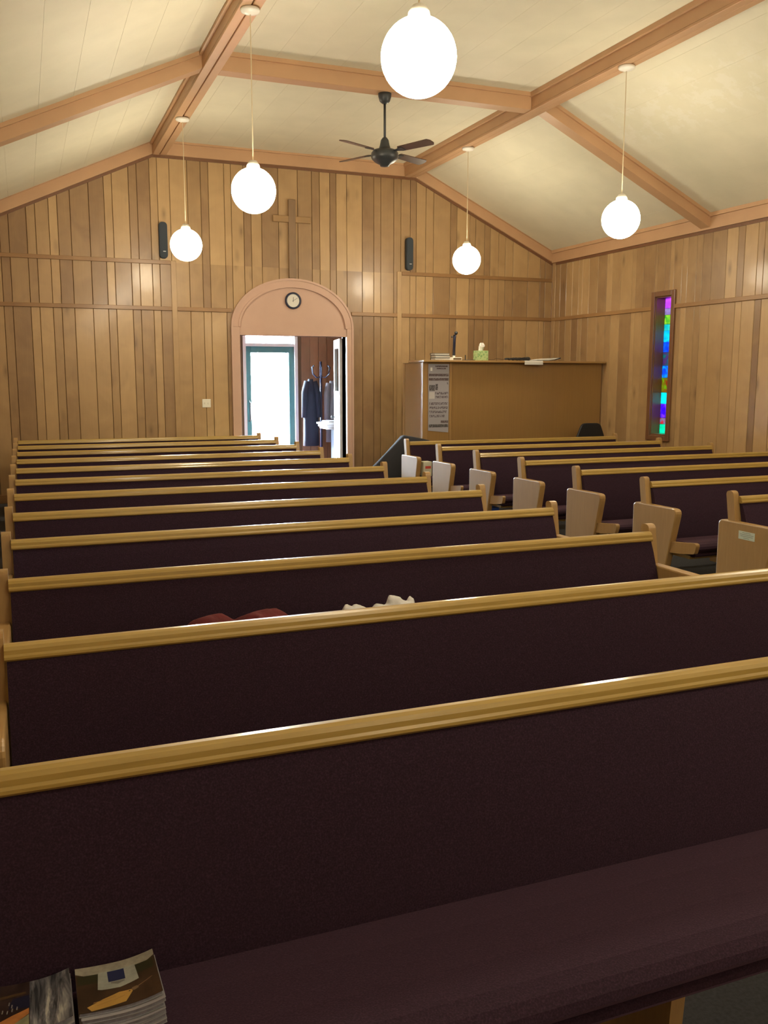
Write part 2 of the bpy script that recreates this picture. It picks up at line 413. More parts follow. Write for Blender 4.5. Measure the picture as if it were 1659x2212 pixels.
# battens, vertical strips, baseboards
def bar(name, a, b, m, par, bev=0.004): return box(name, a, b, m, par, bev, 1)
BT = 0.022; BH = 0.026
bar('batten', (XL, D - BT, B1 - BH), (1.90, D, B1 + BH), M_BATTEN, wb)
bar('batten', (5.21, D - BT, B1 - BH), (XR, D, B1 + BH), M_BATTEN, wb)
bar('batten', (XL, D - BT, B2 - BH), (1.90, D, B2 + BH), M_BATTEN, wb)
bar('batten', (1.97, D - BT, B2 - BH), (2.70, D, B2 + BH), M_BATTEN, wb)
bar('batten', (4.43, D - BT, B2 - BH), (5.14, D, B2 + BH), M_BATTEN, wb)
bar('batten', (5.21, D - BT, B2 - BH), (XR, D, B2 + BH), M_BATTEN, wb)
for x in (1.935, 5.173):
    o = bar('upright_batten', (-.036, -.018, 0), (.036, 0, B1 + BH), M_PLANK, wb); o.location = (x, D, 0)
bar('batten', (XR - BT, YF, B2 - BH), (XR, 9.485, B2 + BH), M_BATTEN, wr)
bar('batten', (XR - BT, 9.945, B2 - BH), (XR, D - BT, B2 + BH), M_BATTEN, wr)
bar('upright_batten', (XR - .016, D - .11, 0), (XR, D - BT, ZC), M_PLANK, wr)
for nm, a, b in (('baseboard_back', (XL, D - .018, 0), (2.68, D, .11)), ('baseboard_rear', (4.45, D - .018, 0), (XR, D, .11)), ('baseboard_right', (XR - .018, YF, 0), (XR, D - .018, .11)), ('baseboard_left', (XL, YF, 0), (XL + .018, D - .018, .11))):
    o = bar(nm, a, b, M_BATTEN, None); tag(o, {'baseboard_back': 'brown baseboard left of the arched doorway', 'baseboard_rear': 'brown baseboard right of the arched doorway', 'baseboard_right': 'brown baseboard along the window wall', 'baseboard_left': 'brown baseboard along the left aisle'}[nm], 'baseboard', kind='structure')

# cornices (painted board + small top moulding + dark brown wooden trim strip below)
def cornice_b(P):
    """P: list of (x,z) lower-edge points along the back wall"""
    for (xa, za), (xb, zb) in zip(P, P[1:]):
        bm = bmesh.new(); prof_y(bm, [(xa, za), (xb, zb), (xb, zb + .16), (xa, za + .16)], D - .045, D); fin(bm, 'cornice', M_PAINT, wb)
        bm = bmesh.new(); prof_y(bm, [(xa, za + .145), (xb, zb + .145), (xb, zb + .185), (xa, za + .185)], D - .075, D); fin(bm, 'cornice_moulding', M_PAINT, wb)
        bm = bmesh.new(); prof_y(bm, [(xa, za - .035), (xb, zb - .035), (xb, zb + .002), (xa, za + .002)], D - .014, D); fin(bm, 'dark_trim_strip', M_FRAME, wb)
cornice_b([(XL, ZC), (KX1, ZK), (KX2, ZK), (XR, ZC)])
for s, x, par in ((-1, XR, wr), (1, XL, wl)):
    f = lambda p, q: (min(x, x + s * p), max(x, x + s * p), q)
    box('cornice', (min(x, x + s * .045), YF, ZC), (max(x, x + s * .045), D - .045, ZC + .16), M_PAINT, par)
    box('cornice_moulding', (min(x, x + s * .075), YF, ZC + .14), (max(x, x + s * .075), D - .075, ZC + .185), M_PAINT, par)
    box('dark_trim_strip', (min(x, x + s * .014), YF, ZC - .035), (max(x, x + s * .014), D - .014, ZC + .002), M_FRAME, par)

# ------------------------------------------------------------------ ceiling
bm = bmesh.new()
UP = .035
prof_y(bm, [(XL - .2, ZC + .19 - SL * .0 + UP - .06), (KX1 + .06, ZF + UP), (KX2 - .06, ZF + UP), (XR + .2, ZC + .19 + UP - .06), (XR + .2, ZC + .45), (KX2, ZF + .25), (KX1, ZF + .25), (XL - .2, ZC + .45)], YF - .2, D + TH)
ce = fin(bm, 'ceiling', M_CEIL)
tag(ce, 'cream vaulted board ceiling with tan beams', 'ceiling', kind='structure')
BEAMS = [8.96, 5.50, 2.05]
BW = 0.08
ybays = [(YF, 2.05 - BW), (2.05 + BW, 5.5 - BW), (5.5 + BW, 8.96 - BW), (8.96 + BW, D)]
def slope_z(x):  # underside of the ceiling boards
    if x < KX1 + .04: return ZF - SL * (KX1 + .04 - x)
    if x > KX2 - .04: return ZF - SL * (x - KX2 + .04)
    return ZF
def cboard(xa, xb, ya, yb, parent):
    g = .0007; a, b = xa + g, xb - g
    za, zb = slope_z(a), slope_z(b)
    t = .03
    cx, cy = (xa + xb) / 2, (ya + yb) / 2
    V = []
    for y in (ya, yb):
        V += [(a - cx, y - cy, za), (b - cx, y - cy, zb), (b - cx, y - cy, zb + t), (a - cx, y - cy, za + t)]
    return raw('ceiling_board', V, [(0, 1, 2, 3), (4, 7, 6, 5), (0, 4, 5, 1), (1, 5, 6, 2), (2, 6, 7, 3), (3, 7, 4, 0)], M_CEIL, parent, (cx, cy, 0))
for ya, yb in ybays:
    for n, x0, x1 in ((8, XL, KX1 + .04), (11, KX1 + .04, KX2 - .04), (8, KX2 - .04, XR)):
        for i in range(n): cboard(x0 + (x1 - x0) * i / n, x0 + (x1 - x0) * (i + 1) / n, ya, yb, ce)
PW = 0.175
for x0, x1 in ((KX1, KX1 + PW), (KX2 - PW, KX2)):
    # side cheeks and a two-board soffit with a slot between
    bm = bmesh.new()
    bx(bm, (x0, YF, ZK + .015), (x1, D - .045, ZF + .03))
    p = fin(bm, 'purlin', M_PAINT, ce)
    xm = (x0 + x1) / 2
    box('soffit_board', (x0, YF, ZK - .012), (xm - .008, D - .045, ZK + .016), M_PAINT, p, .004, 1)
    box('soffit_board', (xm + .008, YF, ZK - .004), (x1, D - .045, ZK + .016), M_PAINT, p, .004, 1)
    for xs, sg in ((x0, -1), (x1, 1)):
        if (xs, sg) in ((KX1, -1), (KX2, 1)): zt = slope_z(xs)
        else: zt = ZF
        box('ceiling_moulding', (min(xs, xs + sg * .03), YF, zt - .045), (max(xs, xs + sg * .03), D - .075, zt + .005), M_PAINT, p)
for y in BEAMS:
    b = box('cross_beam', (KX1 + PW, y - BW, ZK), (KX2 - PW, y + BW, ZF + .03), M_PAINT, ce, .004, 1)
    box('ceiling_moulding', (KX1 + PW, y - BW - .025, ZF - .04), (KX2 - PW, y - BW, ZF + .005), M_PAINT, b)
    for xa, xb in ((XL, KX1), (KX2, XR)):
        za, zb = roof_z(xa), roof_z(xb)
        if xa < 1: xa2, xb2 = XL + .0, KX1
        bm = bmesh.new(); prof_y(bm, [(xa, za), (xb, zb), (xb, zb + .2), (xa, za + .2)], y - BW, y + BW); r = fin(bm, 'rafter', M_PAINT, ce)
        bm = bmesh.new(); prof_y(bm, [(xa, slope_z(xa) - .04), (xb, slope_z(xb) - .04), (xb, slope_z(xb) + .005), (xa, slope_z(xa) + .005)], y - BW - .025, y - BW); fin(bm, 'ceiling_moulding', M_PAINT, r)

# ------------------------------------------------------------------ arched surround and doorway
ar = empty('trim_1', (CX + .005, D, 0)); tag(ar, 'peach painted arched surround over the double doorway', 'door surround', kind='structure')
HX, ZS, RISE = 0.885, 2.29, 0.672
def arc(hx, rise, zs, n=28): return [(-hx * math.cos(PI * i / n), zs + rise * math.sin(PI * i / n)) for i in range(n + 1)]
hl, hr = OX1 - ar.location.x, OX2 - ar.location.x
# tympanum panel
bm = bmesh.new(); prof_y(bm, [(-HX, OZ)] + arc(HX, RISE, ZS) + [(HX, OZ)], -.022, 0); fin(bm, 'tympanum', M_ARCH, ar)
def archring(name, ho, ro, hi, ri, y0, y1):
    O = arc(ho, ro, ZS); I = arc(hi, ri, ZS)
    bm = bmesh.new(); n = len(O)
    rows = [[bm.verts.new((p[0], y, p[1])) for p in P] for P, y in ((O, y1), (O, y0), (I, y0), (I, y1))]
    for k in range(4):
        A, B = rows[k], rows[(k + 1) % 4]
        for i in range(n - 1): bm.faces.new((A[i], A[i + 1], B[i + 1], B[i]))
    bm.faces.new([r[0] for r in rows]); bm.faces.new([r[-1] for r in rows][::-1])
    fin(bm, name, M_ARCH, ar)
archring('arch_casing', HX, RISE, HX - .115, RISE - .115, -.040, -.02)
archring('arch_bead', HX, RISE, HX - .028, RISE - .028, -.052, -.02)
archring('arch_bead', HX - .10, RISE - .10, HX - .125, RISE - .125, -.055, -.02)
for a, b in ((-HX, hl), (hr, HX)):
    box('side_casing', (a, -.040, 0), (b, 0, ZS), M_ARCH, ar, .004, 1)
    e = a if a < 0 else b - .028
    box('side_bead', (e, -.052, 0), (e + .028, -.03, ZS), M_ARCH, ar)
box('jamb', (hl - .02, 0, 0), (hl, TH + .02, OZ), M_FRAME, ar); box('jamb', (hr, 0, 0), (hr + .02, TH + .02, OZ), M_FRAME, ar)
box('head_jamb', (hl, 0, OZ), (hr, TH + .02, OZ + .02), M_ARCH, ar)

# inner double door, both leaves swung open into the vestibule
d1 = empty('door_1', (CX, D + TH, 0)); tag(d1, 'white panelled double door swung open into the vestibule', 'door', kind='structure')
def leaf(hx, ang, side):
    wd = .74; t = .042
    e = bpy.data.objects.new('door_leaf', None)
    me_o = None
    bm = bmesh.new()
    s = side
    def q(a, b, m=0): bx(bm, (min(s * a[0], s * b[0]), a[1], a[2]), (max(s * a[0], s * b[0]), b[1], b[2]), .004, 1)
    # leaf local: x runs from hinge along the leaf, y thickness
    q((0, -t / 2, 0.01), (.115, t / 2, 2.165)); q((wd - .115, -t / 2, .01), (wd, t / 2, 2.165))
    q((.115, -t / 2, .01), (wd - .115, t / 2, .23)); q((.115, -t / 2, 2.03), (wd - .115, t / 2, 2.165)); q((.115, -t / 2, 1.16), (wd - .115, t / 2, 1.40))
    o = fin(bm, 'door_leaf', M_DOORW, d1)
    o.location = (hx - CX, 0.0, 0); o.rotation_euler = (0, 0, ang)
    lo, hi = (.115, wd - .115) if s > 0 else (-(wd - .115), -.115)
    box('window_pane', (lo, -.006, 1.40), (hi, .006, 2.03), M_GLASS, o)
    box('lower_panel', (lo, -.012, .23), (hi, .012, 1.16), M_DOORW, o)
    box('panel_mullion', ((lo + hi) / 2 - .04, -.019, .23), ((lo + hi) / 2 + .04, .019, 1.16), M_DOORW, o)
    kx = s * (wd - .06)
    bm = bmesh.new(); lathe(bm, [(0, -.075), (.024, -.07), (.028, -.055), (.012, -.04), (.012, .04), (.028, .055), (.024, .07), (0, .075)], 12)
    for v in bm.verts: v.co = Vector((v.co.x + kx, v.co.z, v.co.y + 1.0))
    fin(bm, 'knob', M_BLACK, o, smooth=True)
    return o
leaf(4.325, math.radians(78), 1)
leaf(2.82, math.radians(-82), -1)

# ------------------------------------------------------------------ vestibule
VX0, VX1, VY, VZ = 2.45, 5.15, 14.42, 2.62
vf = box('floor_vestibule', (VX0, D, -.10), (VX1, VY + .12, 0.0), plain('vestibule_carpet', (0.09, 0.03, 0.035), rough=.95, noise=.2, scale=60.))
tag(vf, 'dark red carpet of the entrance vestibule', 'floor', kind='structure')
vc = box('ceiling_vestibule', (VX0 - .1, D + TH, VZ), (VX1 + .1, VY + .12, VZ + .08), M_CEIL); tag(vc, 'low ceiling of the entrance vestibule', 'ceiling', kind='structure')
vl = box('wall_vestibule_left', (VX0 - .1, D + TH, 0), (VX0, VY + .12, VZ), M_VEST); tag(vl, 'left side wall of the entrance vestibule', 'wall', kind='structure')
vr = box('wall_vestibule_right', (VX1, D + TH, 0), (VX1 + .1, VY + .12, VZ), M_VEST); tag(vr, 'right side wall of the entrance vestibule', 'wall', kind='structure')
EX1, EX2, EZ = 3.30, 4.21, 2.42
bm = bmesh.new(); bx(bm, (VX0, VY, 0), (EX1, VY + .12, VZ)); bx(bm, (EX2, VY, 0), (VX1, VY + .12, VZ)); bx(bm, (EX1, VY, EZ), (EX2, VY + .12, VZ))
ve = fin(bm, 'wall_vestibule_end', M_GROOVE); tag(ve, 'plank wall beside the bright entrance door', 'wall', kind='structure')
for i in range(6):
    x0 = EX2 + .06 + i * .148
    o = box('plank', (-.072, -.012, 0), (.072, 0, VZ), M_VEST, ve, .003, 1); o.location = (x0 + .074, VY, 0)
for i in range(5):
    x0 = VX0 + i * .148
    o = box('plank', (-.072, -.012, 0), (.072, 0, VZ), M_VEST, ve, .003, 1); o.location = (x0 + .074, VY, 0)
# outer glazed door with transom
M_TEAL = plain('teal_door_paint', (0.05, 0.16, 0.17), rough=.4)
d2 = empty('door_2', ((EX1 + EX2) / 2, VY, 0)); tag(d2, 'glazed entrance door with transom, bright daylight behind', 'door', kind='structure')
h = (EX2 - EX1) / 2
bm = bmesh.new(); bx(bm, (-h, -.02, 0), (-h + .05, .12, EZ)); bx(bm, (h - .05, -.02, 0), (h, .12, EZ)); bx(bm, (-h + .05, -.02, EZ - .04), (h - .05, .12, EZ)); bx(bm, (-h + .05, .0, 2.10), (h - .05, .12, 2.15))
fin(bm, 'door_frame', M_DOORW, d2)
bm = bmesh.new()
for a, b in (((-h + .05, .03, .01), (-h + .14, .07, 2.10)), ((h - .14, .03, .01), (h - .05, .07, 2.10)), ((-h + .14, .03, 2.0), (h - .14, .07, 2.10)), ((-h + .14, .03, .01), (h - .14, .07, .18))): bx(bm, a, b, .004, 1)
lf = fin(bm, 'door_leaf', M_TEAL, d2)
box('window_pane', (-h + .14, .046, .18), (h - .14, .054, 2.0), M_GLASS, lf)
bm = bmesh.new(); tube(bm, [(-h + .10, .03, .90), (-h + .10, -.03, .93), (-h + .10, -.03, 1.20), (-h + .10, .03, 1.23)], .012); fin(bm, 'pull_handle', M_BLACK, lf)
box('transom_pane', (-h + .05, .05, 2.15), (h - .05, .058, EZ - .04), M_GLASS, d2)

# outside
gr = box('ground', (-25, VY + .12, -.32), (40, 60, -.14), plain('pale_paving', (.42, .41, .39), rough=.9, noise=.12, scale=2.)); tag(gr, 'pale paved ground outside the entrance', 'ground', kind='structure')
st = box('entrance_landing', (2.6, VY + .12, -.14), (5.0, VY + 1.9, -.02), plain('red_brick_landing', (.42, .10, .09), rough=.85, noise=.2, scale=9.), None, .01, 1); tag(st, 'red brick landing outside the entrance door', 'landing', kind='structure')
pth = box('red_path', (3.0, VY + 1.9, -.14), (12.0, VY + 16., -.10), plain('red_path_paving', (.40, .12, .11), rough=.85, noise=.2, scale=4.)); tag(pth, 'reddish path leading away from the entrance', 'path', kind='structure')
bn = empty('newel_post', (3.36, VY + .75, -.02)); tag(bn, 'dark railing post seen through the entrance door glass', 'post')
box('shaft', (-.05, -.05, 0), (.05, .05, 1.12), M_NAVY, bn, .006, 1); box('cap', (-.068, -.068, 1.12), (.068, .068, 1.17), M_NAVY, bn, .01, 2); box('collar', (-.062, -.062, .92), (.062, .062, .96), M_NAVY, bn, .006, 1)

# ------------------------------------------------------------------ stained glass windows
PANES = [((.50, .12, .80), (.85, .30, .95), .14), ((.35, .25, .45), (.60, .50, .70), .09), ((.05, .45, .12), (.55, .75, .15), .13), ((.02, .60, .62), (.25, .80, .60), .09),
         ((.01, .50, .90), (.05, .85, .95), .16), ((.03, .15, .85), (.05, .35, .95), .14), ((.02, .35, .30), (.25, .12, .30), .19), ((.05, .12, .85), (.05, .60, .95), .17),
         ((.45, .06, .05), (.30, .55, .05), .21), ((.0, .75, .85), (.05, .90, .95), .16), ((.15, .03, .75), (.50, .20, .90), .20), ((.75, .10, .12), (.25, .45, .60), .09), ((.0, .70, .45), (.05, .90, .65), .135)]
GM = [stained('stained_glass_%d' % i, a, b) for i, (a, b, _) in enumerate(PANES)]
def window(name, wallx, sgn, y1, y2, z1, z2, label):
    """sgn +1: wall to the right of the room (outside at +x)"""
    r = empty(name, (wallx, (y1 + y2) / 2, z1)); tag(r, label, 'window', kind='structure')
    hw = (y2 - y1) / 2; H = z2 - z1; fw_ = .068
    X = lambda a, b: (min(sgn * a, sgn * b), max(sgn * a, sgn * b))
    def pc(nm, xa, xb, ya, yb, za, zb, m, bev=.005):
        x0, x1 = X(xa, xb); return box(nm, (x0, ya, za), (x1, yb, zb), m, r, bev, 1)
    pc('frame_stile', -.028, .0, -hw - fw_, -hw, -fw_, H + fw_, M_FRAME); pc('frame_stile', -.028, .0, hw, hw + fw_, -fw_, H + fw_, M_FRAME)
    pc('frame_head', -.028, .0, -hw, hw, H, H + fw_, M_FRAME); pc('frame_sill', -.034, .0, -hw, hw, -fw_, 0, M_FRAME)
    # lining of the recess
    pc('reveal', 0, .16, -hw, -hw + .012, 0, H, M_FRAME, 0); pc('reveal', 0, .16, hw - .012, hw, 0, H, M_FRAME, 0)
    pc('reveal', 0, .16, -hw, hw, H - .012, H, M_FRAME, 0); pc('reveal', 0, .16, -hw, hw, 0, .02, M_FRAME, 0)
    tot = sum(p[2] for p in PANES); zz = H - .012; sc = (H - .032) / tot
    for i, (a, b, hh) in enumerate(PANES):
        hh *= sc
        o = pc('pane', .138, .146, -hw + .012, hw - .012, zz - hh - .0005, zz, None, 0)
        o.data.materials.append(GM[i]); zz -= hh
    return r
window('window_1', XR, 1, WY1, WY2, WZ1, WZ2, 'tall narrow stained glass window in a brown wooden frame')
window('window_2', XL, -1, *LW[0], 'narrow stained glass window low on the left wall, nearer the camera')
window('window_3', XL, -1, *LW[1], 'narrow stained glass window on the left wall, farther back')

# ------------------------------------------------------------------ pendant lamps
GR = .177
def lamp(x, y, label):
    r = empty('pendant_globe_lamp', (x, y, ZK - .012)); tag(r, label, 'lamp', 'globe lamps hung from the purlins')
    zc = 3.08 - (ZK - .012)
    bm = bmesh.new(); lathe(bm, [(0, 0), (.072, 0), (.078, -.012), (.07, -.026), (.03, -.038), (.012, -.044), (0, -.044)], 24); fin(bm, 'ceiling_rose', M_PLASTIC, r, smooth=True)
    bm = bmesh.new(); tube(bm, [(0, 0, -.04), (0, 0, zc + GR + .03)], .0045, 6); fin(bm, 'cord', M_CORD, r)
    bm = bmesh.new(); lathe(bm, [(0, .055), (.03, .05), (.05, .02), (.055, -.015), (0, -.015)], 20, (0, 0, zc + GR)); fin(bm, 'globe_cap', M_PLASTIC, r, smooth=True)
    bm = bmesh.new(); bmesh.ops.create_uvsphere(bm, u_segments=40, v_segments=24, radius=GR)
    for v in bm.verts: v.co.z += zc
    fin(bm, 'globe', M_GLOBE, r, smooth=True)
LX, RX = 1.80, 5.32
lamp(LX, 4.09, 'largest white globe lamp, glowing at the top of the picture')
lamp(LX, 7.35, 'white globe lamp on the left beam, second nearest, left of the cross')
lamp(LX, 10.57, 'white globe lamp on the left beam beside the dark wall speaker')
lamp(RX, 7.34, 'white globe lamp on the right beam, in front of the right rafter')
lamp(RX, 10.54, 'smallest white globe lamp on the right beam, above the panelled booth')
lamp(LX, 0.85, 'white globe lamp on the left beam above the camera, outside the picture')
lamp(RX, 0.85, 'white globe lamp on the right beam beside the camera, outside the picture')
lamp(LX, -2.40, 'white globe lamp on the left beam behind the camera, outside the picture')
lamp(RX, -2.40, 'white globe lamp on the right beam behind the camera, outside the picture')
lamp(RX, 4.09, 'white globe lamp on the right beam, nearest the camera, outside the picture')

# ------------------------------------------------------------------ ceiling fan
fa = empty('ceiling_fan', (3.57, 8.96, ZK)); tag(fa, 'dark four-bladed ceiling fan hanging on a rod from the cross beam', 'ceiling fan')
bm = bmesh.new(); lathe(bm, [(0, 0), (.068, 0), (.066, -.03), (.052, -.075), (.024, -.098), (0, -.1)], 20); fin(bm, 'canopy', M_FAN, fa, smooth=True)
bm = bmesh.new(); tube(bm, [(0, 0, -.08), (0, 0, -.46)], .0125, 10); fin(bm, 'downrod', M_FAN, fa, smooth=True)
bm = bmesh.new(); lathe(bm, [(0, -.42), (.022, -.425), (.04, -.45), (.05, -.50), (.062, -.535), (.07, -.545), (.115, -.55), (.138, -.575), (.142, -.61), (.132, -.635), (.10, -.665), (.05, -.69), (.045, -.705), (0, -.71)], 28); fin(bm, 'motor_housing', M_FAN, fa, smooth=True)
for k in range(4):
    a = math.radians(26 + 90 * k)
    T = Matrix.Rotation(a, 4, 'Z') @ Matrix.Translation((0, 0, -.565)) @ Matrix.Rotation(math.radians(-12), 4, 'X')
    bm = bmesh.new()
    P = rrect([(.20, -.048), (.60, -.062), (.625, -.03), (.625, .03), (.60, .062), (.20, .048)], [.02, .02, .03, .03, .02, .02])
    vs = prof_z(bm, P, -.004, .004)
    for v in vs: v.co = T @ v.co
    bl_ = fin(bm, 'blade', M_BLADE, fa)
    bm = bmesh.new()
    vs = prof_z(bm, [(.10, -.016), (.17, -.016), (.22, -.036), (.255, -.036), (.255, .036), (.22, .036), (.17, .016), (.10, .016)], -.010, -.003)
    for v in vs: v.co = T @ v.co
    fin(bm, 'blade_bracket', M_FAN, bl_)

# ------------------------------------------------------------------ things on the back wall
cr = empty('wall_cross', (CX, D, 2.965)); tag(cr, 'plain wooden cross on the wall above the arch', 'cross')
M_CROSS = wood('cross_wood', (.17, .10, .05), (.24, .145, .072), (.30, .185, .09), (9, 9, .6), rough=.45, rand=.1)
box('upright', (-.05, -.045, 0.0), (.05, 0, 1.05), M_CROSS, cr, .004, 1)
M_CROSSARM = wood('cross_arm_wood', (.24, .14, .06), (.33, .195, .08), (.42, .25, .10), (.6, 9, 9), rough=.45, rand=.1)
box('arm', (-.268, -.040, .745), (.268, 0, .83), M_CROSSARM, cr, .004, 1)
def speaker(x, label):
    r = empty('wall_speaker', (x, D, 3.145)); tag(r, label, 'speaker', 'slim speakers on the back wall')
    P = rrect([(-.053, 0), (.053, 0), (.053, .46), (-.053, .46)], .052, 6)
    bm = bmesh.new(); prof_y(bm, P, -.075, -.02); fin(bm, 'cabinet', M_SPK, r)
    P2 = rrect([(-.046, .008), (.046, .008), (.046, .452), (-.046, .452)], .045, 6)
    bm = bmesh.new(); prof_y(bm, P2, -.084, -.07); gr_ = fin(bm, 'grille', M_SPK, r)
    box('wall_bracket', (-.03, -.025, .15), (.03, 0, .31), M_BLACK, r)
    box('badge', (-.008, -.0865, .083), (.026, -.083, .091), M_WHITE, gr_)
speaker(1.808, 'dark slim speaker on the wall left of the cross')
speaker(5.309, 'dark slim speaker on the wall right of the cross')
ck = empty('wall_clock', (3.56, D - .022, 2.66)); tag(ck, 'round wall clock with navy rim on the arch panel', 'clock')
def disc_y(name, P, m, par, n=36):
    bm = bmesh.new(); lathe(bm, P, n)
    for v in bm.verts: v.co = Vector((v.co.x, -v.co.z, v.co.y))
    return fin(bm, name, m, par, smooth=False)
disc_y('rim', [(0, 0), (.115, 0), (.115, .028), (.105, .038), (.092, .036), (.088, .02), (0, .02)], M_NAVY, ck)
disc_y('face', [(0, .02), (.088, .02), (.088, .023), (0, .023)], M_PAPER, ck)
def hand(ang, ln, wd, z):
    M = Matrix.Rotation(ang, 4, 'Y'); bm = bmesh.new(); bx(bm, (-wd / 2, -z - .001, -.018), (wd / 2, -z, ln), M=M); fin(bm, 'hand', M_BLACK, ck)
hand(math.radians(3), .048, .006, .0245); hand(math.radians(59), .072, .004, .026)
sw = empty('light_switch', (2.324, D, 1.253)); tag(sw, 'white double light switch plate left of the doorway', 'light switch')
box('plate', (-.058, -.008, -.057), (.058, 0, .057), M_PLASTIC, sw, .003, 1)
spl = sw.children[0]
for x in (-.024, .024): box('toggle', (x - .006, -.016, -.012), (x + .006, -.006, .012), M_PLASTIC, spl, .002, 1)

# ------------------------------------------------------------------ pews
PL = 2.94
def make_pew():
    r = empty('pew')
    # top rail
    P = [(.008, .803), (.008, .836), (.004, .844), (-.006, .848), (-.020, .848), (-.031, .843), (-.038, .834), (-.040, .822), (-.045, .816), (-.046, .809), (-.041, .803)]
    bm = bmesh.new(); prof_x(bm, P, 0, PL); fin(bm, 'top_rail', M_OAK, r)
    # wooden back board behind the cushion
    bm = bmesh.new(); prof_x(bm, [(-.014, .806), (.006, .806), (-.080, .37), (-.105, .37)], 0, PL); fin(bm, 'back_board', M_OAK, r)
    # padded backrest, gently bulged
    n = 9; P = []
    for i in range(n):
        u = i / (n - 1); y = -.018 + (-.122 + .018) * u; z = .800 + (.405 - .800) * u
        P.append((y - .020 - .018 * math.sin(PI * u) ** .7, z + .003))
    P = [(-.016, .804), (-.030, .804)] + P[0:] + [(-.10, .385), (-.085, .40)]
    bm = bmesh.new(); vs = prof_x(bm, P, .006, PL - .006); o = fin(bm, 'back_cushion', M_UPH, r)
    # seat cushion with rolled front
    P = [(-.09, .405), (-.135, .432), (-.25, .448), (-.38, .460), (-.47, .464), (-.51, .458), (-.533, .444), (-.540, .428), (-.532, .414), (-.515, .405), (-.30, .395)]
    bm = bmesh.new(); prof_x(bm, P, .006, PL - .006); fin(bm, 'seat_cushion', M_UPH, r)
    P = [(-.30, .394), (-.513, .404), (-.527, .397), (-.530, .386), (-.522, .374), (-.505, .369), (-.30, .376)]
    bm = bmesh.new(); prof_x(bm, P, .006, PL - .006); fin(bm, 'seat_front', M_UPH, r)
    bm = bmesh.new(); bx(bm, (0, -.48, .352), (PL, -.09, .376)); fin(bm, 'seat_board', M_OAK, r)
    # ends
    for x0, x1, s in ((-.042, 0, -1), (PL, PL + .042, 1)):
        bm = bmesh.new()
        P = rrect([(-.052, .60), (.010, .60), (.058, .880), (-.006, .882)], [0, 0, .03, .03], 6)
        vs = prof_x(bm, P, x0, x1)
        fin(bm, 'end_post', M_OAKV, r)
        a, b = (x0 - .012, x0 + .043) if s < 0 else (x1 - .043, x1 + .012)
        bm = bmesh.new()
        P = rrect([(.10, 0), (.10, .688), (-.39, .692), (-.285, .25), (-.29, .06), (-.33, 0)], [0, .035, .045, .12, .05, 0], 5)
        prof_x(bm, P, a, b)
        bmesh.ops.recalc_face_normals(bm, faces=bm.faces)
        es = [e for e in bm.edges if len(e.link_faces) == 2 and e.calc_face_angle(0) > 1.2]
        bmesh.ops.bevel(bm, geom=es, offset=.008, segments=2, profile=.5, affect='EDGES')
        fin(bm, 'end_panel', M_OAKV, r)
        a, b = (x0 + .004, x0 + .036) if s < 0 else (x1 - .036, x1 - .004)
        bm = bmesh.new()
        P = rrect([(-.10, .355), (-.10, .43), (-.42, .462), (-.59, .484), (-.565, .405), (-.42, .382)], [0, 0, 0, .03, .02, 0], 5)
        prof_x(bm, P, a, b); fin(bm, 'seat_end', M_OAKV, r)
    xm = 1.325
    bm = bmesh.new(); prof_x(bm, [(-.10, 0), (-.10, .353), (-.445, .353), (-.42, .0)], xm, xm + .036); fin(bm, 'centre_support', M_OAKV, r)
    return r
def copy_tree(o, parent=None):
    c = o.copy(); COL.objects.link(c); c.parent = parent
    for ch in o.children: copy_tree(ch, c)
    return c
proto = make_pew()
ROW = lambda n: 1.821 + .896 * (n - 1)
ORD = {3: 'third', 4: 'fourth', 5: 'fifth', 6: 'sixth', 7: 'seventh', 8: 'eighth', 9: 'ninth', 10: 'tenth', 11: 'eleventh', 12: 'twelfth'}
LEFTP = []
for n in range(1, 13):
    o = proto if n == 1 else copy_tree(proto)
    o.location = (-.12 if n == 1 else -.09, ROW(n), 0)
    if n == 1: lb = 'nearest maroon upholstered oak pew, filling the bottom of the picture, with booklets on its seat'
    elif n == 2: lb = 'second nearest maroon oak pew, hiding the lower part of the red cloth'
    elif n == 3: lb = 'third maroon oak pew from the camera, red cloth and white bag on its seat'
    elif n == 12: lb = 'farthest maroon oak pew of the left block, against the back wall'
    elif n == 11: lb = 'second farthest maroon oak pew of the left block'
    else: lb = ORD[n] + ' maroon oak pew of the left block counted from the camera'
    tag(o, lb, 'pew', 'pews of the left block'); LEFTP.append(o)
RIGHTP = []
for n in range(4, 11):
    o = copy_tree(proto); o.location = (4.253, ROW(n), 0)
    k = n - 3
    lb = {1: 'nearest visible maroon oak pew of the right block, pale sticker on its end panel', 7: 'farthest maroon oak pew of the right block, its end panel bright with daylight'}.get(k)
    if lb is None: lb = {2: 'second', 3: 'third', 4: 'fourth (middle)', 5: 'fifth', 6: 'sixth'}[k] + ' maroon oak pew of the right block counted from the camera'
    tag(o, lb, 'pew', 'pews of the right block'); RIGHTP.append(o)
# sticker on the nearest right pew end
M_STICK = plain('pale_sticker', (.52, .60, .50), rough=.6)
M_INK = plain('faint_ink', (.22, .28, .24), rough=.7)
sk = empty('sticker', (4.253 - .042 - .012, ROW(4), 0)); tag(sk, 'pale green printed sticker on a pew end panel', 'sticker')
ss = box('sheet', (-.0015, -.225, .588), (0, -.088, .640), M_STICK, sk)
for i, (a, b) in enumerate(((-.19, -.12), (-.215, -.10), (-.21, -.105), (-.18, -.13))):
    o = box('print_line', (-.0022, a, .6295 - i * .011), (-.0014, b, .6325 - i * .011), M_INK, ss)

